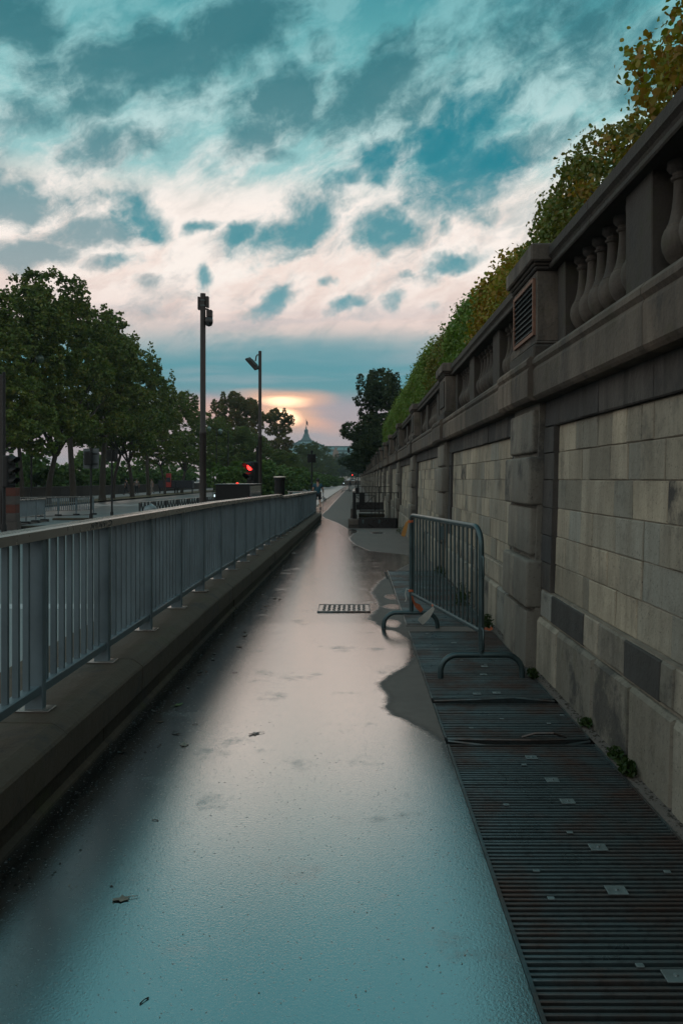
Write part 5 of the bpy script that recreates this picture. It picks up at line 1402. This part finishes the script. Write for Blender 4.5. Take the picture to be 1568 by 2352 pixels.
M['wheel'] = simple('tyre_rubber', (.02,.018,.02), .7); M['scoot'] = simple('scooter_paint', (.03,.035,.045), .4, .4)
def scooter(loc, yaw, label, sc=1.0):
    t = thing('kick_scooter', loc, label, 'scooter'); X = Matrix.Translation(loc) @ Matrix.Rotation(yaw, 4, 'Z') @ Matrix.Scale(sc, 4)
    q = MB(); q.bbox(-.07,.07,-.95,-.25,.10,.15,.02,1); q.tube([(0,-.26,.13),(0,-.12,.20),(0,-.04,.34)], .03, 8); q.xform(X); q.build('deck', M['scoot'], t, smooth=False)
    q = MB(); q.tube([(0,.03,.12),(0,-.02,.30),(0,-.13,1.13)], .024, 8); q.xform(X); q.build('stem', M['scoot'], t, smooth=True)
    q = MB(); q.tube([(-.24,-.16,1.14),(-.08,-.13,1.14),(.08,-.13,1.14),(.24,-.16,1.14)], .020, 8); q.xform(X); q.build('handlebar', M['scoot'], t, smooth=True)
    for y in (.05,-.98):
        q = MB(); q.tube([(0, y+.105*math.cos(a), .115+.105*math.sin(a)) for a in [2*PI*i/16 for i in range(17)]], .024, 8, False); q.xform(X); w = q.build('wheel', M['wheel'], t, smooth=True)
        q = MB(); q.tube([(-.02,y,.115),(.02,y,.115)], .05, 10); q.xform(X); q.build('hub', M['galv'], w)
    return t
scooter(gnd(743.5,1150.5), R(-80), 'kick scooter parked at the road edge right of the jogger', 1.12)
scooter(gnd(802.5,1129), R(-60), 'far kick scooter parked on the path before the tiny person', 1.1)
# far cyclist
p = gnd(788,1117); t = thing('bicycle', p, 'far bicycle with a bright front lamp on the wet road', 'bicycle')
X = Matrix.Translation(p) @ Matrix.Rotation(R(10), 4, 'Z')
for y in (-.52,.52):
    q = MB(); q.tube([(0, y+.33*math.cos(a), .34+.33*math.sin(a)) for a in [2*PI*i/18 for i in range(19)]], .025, 6, False); q.xform(X); q.build('wheel', M['wheel'], t)
q = MB()
for a, b_ in (((0,.52,.34),(0,.36,.95)),((0,.40,.80),(0,-.12,.35)),((0,.38,.88),(0,-.22,.85)),((0,-.12,.35),(0,-.25,.95)),((0,-.12,.35),(0,-.52,.34)),((0,-.22,.85),(0,-.52,.34)),((-.25,.38,1.0),(.25,.38,1.0))): q.tube([a, b_], .022, 6)
q.xform(X); q.build('frame', M['scoot'], t)
q = MB(); q.bbox(-.08,.08,-.66,-.60,.62,.80,.02,1); q.xform(X); q.build('lamp', M['whitelamp'], t)
person(p+Vector((0,-.1,.12)), 0, 'tiny far cyclist in dark clothes riding on the wet road', M['dark_cloth'], M['dark_cloth'], .2, False, True)

# ================================================================ street lamps with lanterns, stall, far wall, cars
def lantern_post(loc, h, arm, label):
    t = thing('street_lamp', loc, label, 'street lamp', None); b = Vector(loc)
    MB().lathe([(.12,0),(.12,.4),(.07,.5),(.05,h)], loc, 10).build('pole', M['black'], t, smooth=True, angle=40)
    q = MB(); q.tube([(b.x,b.y,b.z+h*.96),(b.x+arm*.5,b.y,b.z+h*1.0),(b.x+arm,b.y,b.z+h*1.03),(b.x+arm,b.y,b.z+h*1.01)], .035, 6); q.build('arm', M['black'], t)
    q = MB(); q.lathe([(.05,-.45),(.16,-.38),(.27,-.15),(.28,-.02),(.20,.10),(.06,.18)], (b.x+arm,b.y,b.z+h*1.0), 12); q.build('lamp_shade', M['lampglass'], t, smooth=True)
y = 100; lantern_post(((497-VX)*y/F,y,-.42), 8.2, -.9, 'dim lantern street lamp before the crowns just right of the tall mast')
y = 92; lantern_post(((524-VX)*y/F,y,-.42), 7.4, -.9, 'second dim lantern street lamp, lower and right of the tall mast')
y = 52; lantern_post(((72-VX)*y/F,y,-.3), 9.6, .55, 'dim lantern street lamp buried in the leftmost big crown')
b0 = Vector((.42,150,-.3)); t = thing('street_lamp', b0, 'far lamp post by the end of the wall with a lantern on a bracket', 'street lamp')
MB().lathe([(.14,0),(.14,.6),(.08,.8),(.06,7.6)], tuple(b0), 10).build('pole', M['black'], t, smooth=True, angle=40)
q = MB(); q.tube([(b0.x,b0.y,5.2),(b0.x-.6,b0.y,5.6),(b0.x-1.5,b0.y,6.2),(b0.x-1.75,b0.y,6.25),(b0.x-1.78,b0.y,7.1)], .05, 6); q.build('bracket', M['black'], t)
q = MB(); q.lathe([(.12,6.3),(.20,6.5),(.26,7.0),(.30,7.05),(.08,7.35)], (b0.x-1.78,b0.y,0), 8); q.build('lantern', M['black'], t)
M['redpaint'] = simple('red_panel', (.35,.035,.03), .5, 0, .25, 6)
b0 = Vector(((415-VX)*97/F, 97, -.28)); t = thing('riverside_stall', b0, 'dark riverside stall boxes with a red panel, among the far trunks', 'stall')
q = MB(); q.bbox(b0.x-2.6,b0.x-.6,96.6,97.6,.35,1.25,.03,1); q.bbox(b0.x-.5,b0.x+1.5,96.6,97.6,.35,1.25,.03,1); q.build('box', M['scoot'], t)
q = MB()
for x in (-2.5,-.7,-.4,1.4): q.box(b0.x+x-.05,b0.x+x+.05,96.9,97.2,-.3,.35)
q.build('leg', M['black'], t)
q = MB(); q.bbox(b0.x-1.62,b0.x-1.02,96.3,96.5,.45,2.1,.03,1); pn = q.build('red_panel', M['redpaint'], t)
q = MB(); q.bbox(b0.x-1.58,b0.x-1.06,96.24,96.29,1.05,1.6,.01,1); q.build('dark_poster', M['scoot'], pn)
# far cross wall and cars on the upper road behind it
pq = MB()
for i in range(6): pq.bbox(-13+i*2.4,-10.62+i*2.4,221.0,221.5,-.5,.95,.02,1)
tag(pq.build('cross_wall', M['concrete'], loc=(-6,221,-.3)), 'low brownish wall across the far end of the road, below the cars', 'wall')
q = MB(); q.add([(-60,221.5,.15),(40,221.5,.15),(40,290,.15),(-60,290,.15)], [(0,1,2,3)]); struct(q.build('upper_road', M['road']))
M['carwin'] = simple('car_window', (.02,.03,.035), .1)
def car(loc, yaw, mat, label):
    t = thing('parked_car', loc, label, 'car', 'far cars above the cross wall'); X = Matrix.Translation(loc) @ Matrix.Rotation(yaw, 4, 'Z')
    bm = bmesh.new()
    pr = [(-2.1,.28),(-2.15,.62),(-2.0,.82),(-1.5,.90),(-1.05,1.36),(-.6,1.46),(.4,1.44),(1.15,.98),(1.95,.86),(2.15,.60),(2.1,.28)]
    def shell(w, pts): 
        q = MB(); n = len(pts); q.add([(x,-w+(.16 if z > .95 else 0),z) for x, z in pts]+[(x,w-(.16 if z > .95 else 0),z) for x, z in pts], [tuple(range(n-1,-1,-1)), tuple(range(n,2*n))]+[(i,(i+1) % n,n+(i+1) % n,n+i) for i in range(n)]); return q
    bm.free(); q = shell(.86, pr); q.xform(X); q.build('body', mat, t)
    for s_ in (-1,1):
        q = MB(); q.add([(-1.35,s_*.80,.95),(-1.0,s_*.715,1.33),(.35,s_*.715,1.38),(1.0,s_*.80,.99)], [(0,1,2,3) if s_ < 0 else (3,2,1,0)]); q.v = [(x, y_+s_*.012, z) for x, y_, z in q.v]; q.xform(X); q.build('window', M['carwin'], t)
        for x in (-1.3,1.3):
            q = MB(); q.tube([(x,s_*.68,.32),(x,s_*.89,.32)], .32, 14); q.xform(X); q.build('wheel', M['wheel'], t)
    return t
M['car_pale'] = simple('pale_car_paint', (.40,.42,.43), .25, .4, .05, 2); M['car_dark'] = simple('dark_car_paint', (.04,.045,.05), .25, .4, .05, 2); M['car_brown'] = simple('brown_car_paint', (.11,.06,.045), .25, .4, .05, 2)
for u, y, yaw, m_, lab in ((766,228,.05,'car_pale','far pale car left of the others above the cross wall'),(786,229,.0,'car_brown','far brownish car in the middle above the cross wall'),(807,228,.1,'car_pale','far pale car at the right above the cross wall'),(748,234,.0,'car_dark','far dark car half behind the bushes above the cross wall'),(725,236,.0,'car_pale','far pale car seen over the bushes, leftmost above the cross wall')):
    c_ = car(Vector(((u-VX)*y/F,y,.16)), yaw, M[m_], lab)
q = MB(); q.bbox(-1.3,-1.0,226.0,226.15,1.5,1.8,.05,1)
b0 = Vector((-.98,226,.15)); t = thing('far_signal', b0, 'tiny red signal light above the far cars, left of the wall end', 'traffic light')
MB().lathe([(.06,0),(.06,2.6),(.01,2.62)], tuple(b0), 8).build('pole', M['black'], t); q = MB(); q.bbox(-1.15,-.81,225.8,226,2.0,2.75,.03,1); q.build('housing', M['black'], t)
q = MB(); q.lathe([(.12,0),(.10,.03),(.01,.05)], (0,0,0), 10); q.xform(Matrix.Translation((-.98,225.79,2.55)) @ Matrix.Rotation(R(90),4,'X')); q.build('lens', M['red_lit'], t)

# ================================================================ the glass domed hall, 600 m away
M['glassroof'] = simple('teal_glass_roof', (.20,.30,.30), .35, .2, .25, .06); M['ironrib'] = simple('green_iron', (.07,.13,.135), .6, .2, .2, .1)
M['hallstone'] = simple('pale_hall_stone', (.33,.30,.26), .85, 0, .15, .08); M['statue'] = simple('statue_bronze_stone', (.24,.17,.13), .8, 0, .2, .3)
HY = 600.0; hx = (703-VX)*HY/F; hc = Vector((hx, HY, -.9))
hall = thing('glass_domed_hall', hc, 'distant hall with teal glass roof, dome and flag spire beyond the road end', 'building')
def hz(v): return H+(VY-v)*HY/F
q = MB(); q.lathe([(24,8),(23.5,14),(20,19.5),(16,23.5),(11,26.8),(7.5,28.4),(5.2,29.4)], (hx,HY,0), 40); dm = q.build('dome', M['glassroof'], hall, smooth=True, angle=30)
q = MB()
for i in range(24):
    a = 2*PI*i/24; q.tube([(hx+r*math.cos(a), HY+r*math.sin(a), z) for r, z in ((23.8,14.1),(20.2,19.7),(16.2,23.7),(11.2,27),(5.2,29.6))], .22, 4)
q.build('ribs', M['ironrib'], dm)
q = MB(); q.lathe([(11.4,26.4),(11.5,27.4),(10.9,27.5),(10.6,26.9)], (hx,HY,0), 32); q.lathe([(6.0,29.0),(6.0,30.0),(5.2,30.1)], (hx,HY,0), 24); q.build('gallery', M['ironrib'], dm)
q = MB(); q.lathe([(4.4,29.5),(4.2,30.6),(3.4,31.4),(2.6,32.6),(2.1,34.2),(2.1,34.6),(1.5,35.0),(1.45,37.2),(1.7,37.5),(1.1,38.1),(.5,39.0),(.55,39.8),(.25,40.2),(.2,41.5)], (hx,HY,0), 18); ln_ = q.build('lantern_spire', M['ironrib'], hall, smooth=True, angle=40)
q = MB(); q.tube([(hx,HY,41.4),(hx,HY,46)], .10, 6); q.build('flagpole', M['black'], ln_)
M['flag'] = simple('faded_flag', (.22,.12,.12), .8, 0, .4, 1)
q = MB(); vs = []; fs = []
for i in range(8):
    for z in (0,1):
        for s_ in (0,1): vs.append((hx+.1+i*.17, HY+.15*math.sin(i*.9)+s_*.03, (45.2 if z else 42.4)-i*.22))
for i in range(7):
    a = 4*i; b_ = a+4; fs += [(a,b_,b_+2,a+2),(a+1,a+3,b_+3,b_+1),(a,a+1,b_+1,b_),(a+2,b_+2,b_+3,a+3)]
q.add(vs, fs); q.build('flag', M['flag'], ln_)
# nave: a long barrel roof to the right with a round glass gable
z1 = hz(1027); z0 = hz(1060); xl = (735-VX)*HY/F; xr = 60
q = MB(); n = 12; prof = [(HY-13+26*i/n, z0-4+(z1-z0+4)*math.sin(PI*i/n)**.8) for i in range(n+1)]
vs = [(xl, y, z) for y, z in prof]+[(xr, y, z) for y, z in prof]; m_ = n+1
q.add(vs, [(i, i+1, m_+i+1, m_+i) for i in range(n)]+[tuple(range(m_)), tuple(range(2*m_-1, m_-1, -1))]); nv = q.build('nave_roof', M['glassroof'], hall, smooth=True, angle=30)
q = MB(); q.bbox(xl+4,xr,HY-.6,HY+.6,z1-.3,z1+.9,.1,1); q.bbox(xl+2,xr,HY-9.2,HY-8.2,z1-3.6,z1-2.6,.1,1); q.bbox(xl+2,xr,HY-12.2,HY-11.2,z1-7.0,z1-6.2,.1,1)
for i in range(12): q.tube([(xl+4+i*7, y-.15, z+.1) for y, z in prof[1:7]], .25, 4)
q.bbox(-25.2,-23.2,HY-1,HY+1,z1+.9,z1+2.0,.3,1); q.build('ridge_band', M['ironrib'], nv)
q = MB(); 
for i in range(10):
    a = PI*i/9; q.tube([((757-VX)*HY/F+8*math.cos(a), HY-15, 13+5.5*math.sin(a)-.1), ((757-VX)*HY/F+8*math.cos(min(PI,a+PI/9)), HY-15, 13+5.5*math.sin(min(PI,a+PI/9)))], .35, 4)
q.tube([((757-VX)*HY/F+x, HY-14.5, 8) for x in (-8,8)], .35, 4); q.build('arched_gable', M['hallstone'], hall)
q = MB(); q.bbox(-70,60,HY-13.5,HY+13,-.9,z0-3.8,.2,1); q.build('wall', M['hallstone'], hall)
cx = (772-VX)*HY/F; q = MB(); q.bbox(cx-2.4,cx+2.4,HY-18,HY-14,-.5,17.5,.2,1); q.bbox(cx-3,cx+3,HY-18.4,HY-13.6,17.5,18.4,.2,1)
for dx, r_, h_ in ((-1.2,.9,4.2),(.2,1.0,5.6),(1.4,.9,3.8),(-.4,.7,6.2)): q.lathe([(r_,18.3),(r_*1.1,18.3+h_*.4),(r_*.6,18.3+h_*.75),(r_*.35,18.3+h_)], (cx+dx,HY-16,0), 8)
q.tube([(cx+.3,HY-16,23),(cx+1.6,HY-16,24.6)], .3, 5); q.tube([(cx-1.3,HY-16,22),(cx-2.4,HY-16,23.2)], .35, 5); q.build('statue_group', M['statue'], hall)

# ================================================================ haze
if HAZE > 0:
    q = MB(); q.box(-1500,1500,-120,900,-2.2,60)
    hm = bpy.data.materials.new('haze_air'); hm.use_nodes = True; nt = hm.node_tree; nt.nodes.clear()
    out = nt.nodes.new('ShaderNodeOutputMaterial'); pv = nt.nodes.new('ShaderNodeVolumePrincipled')
    pv.inputs['Color'].default_value = (.62,.80,.86,1); pv.inputs['Density'].default_value = HAZE; pv.inputs['Anisotropy'].default_value = .3
    lk(nt, pv.outputs[0], out.inputs['Volume'])
    ho = q.build('haze', hm); ho['kind'] = 'stuff'
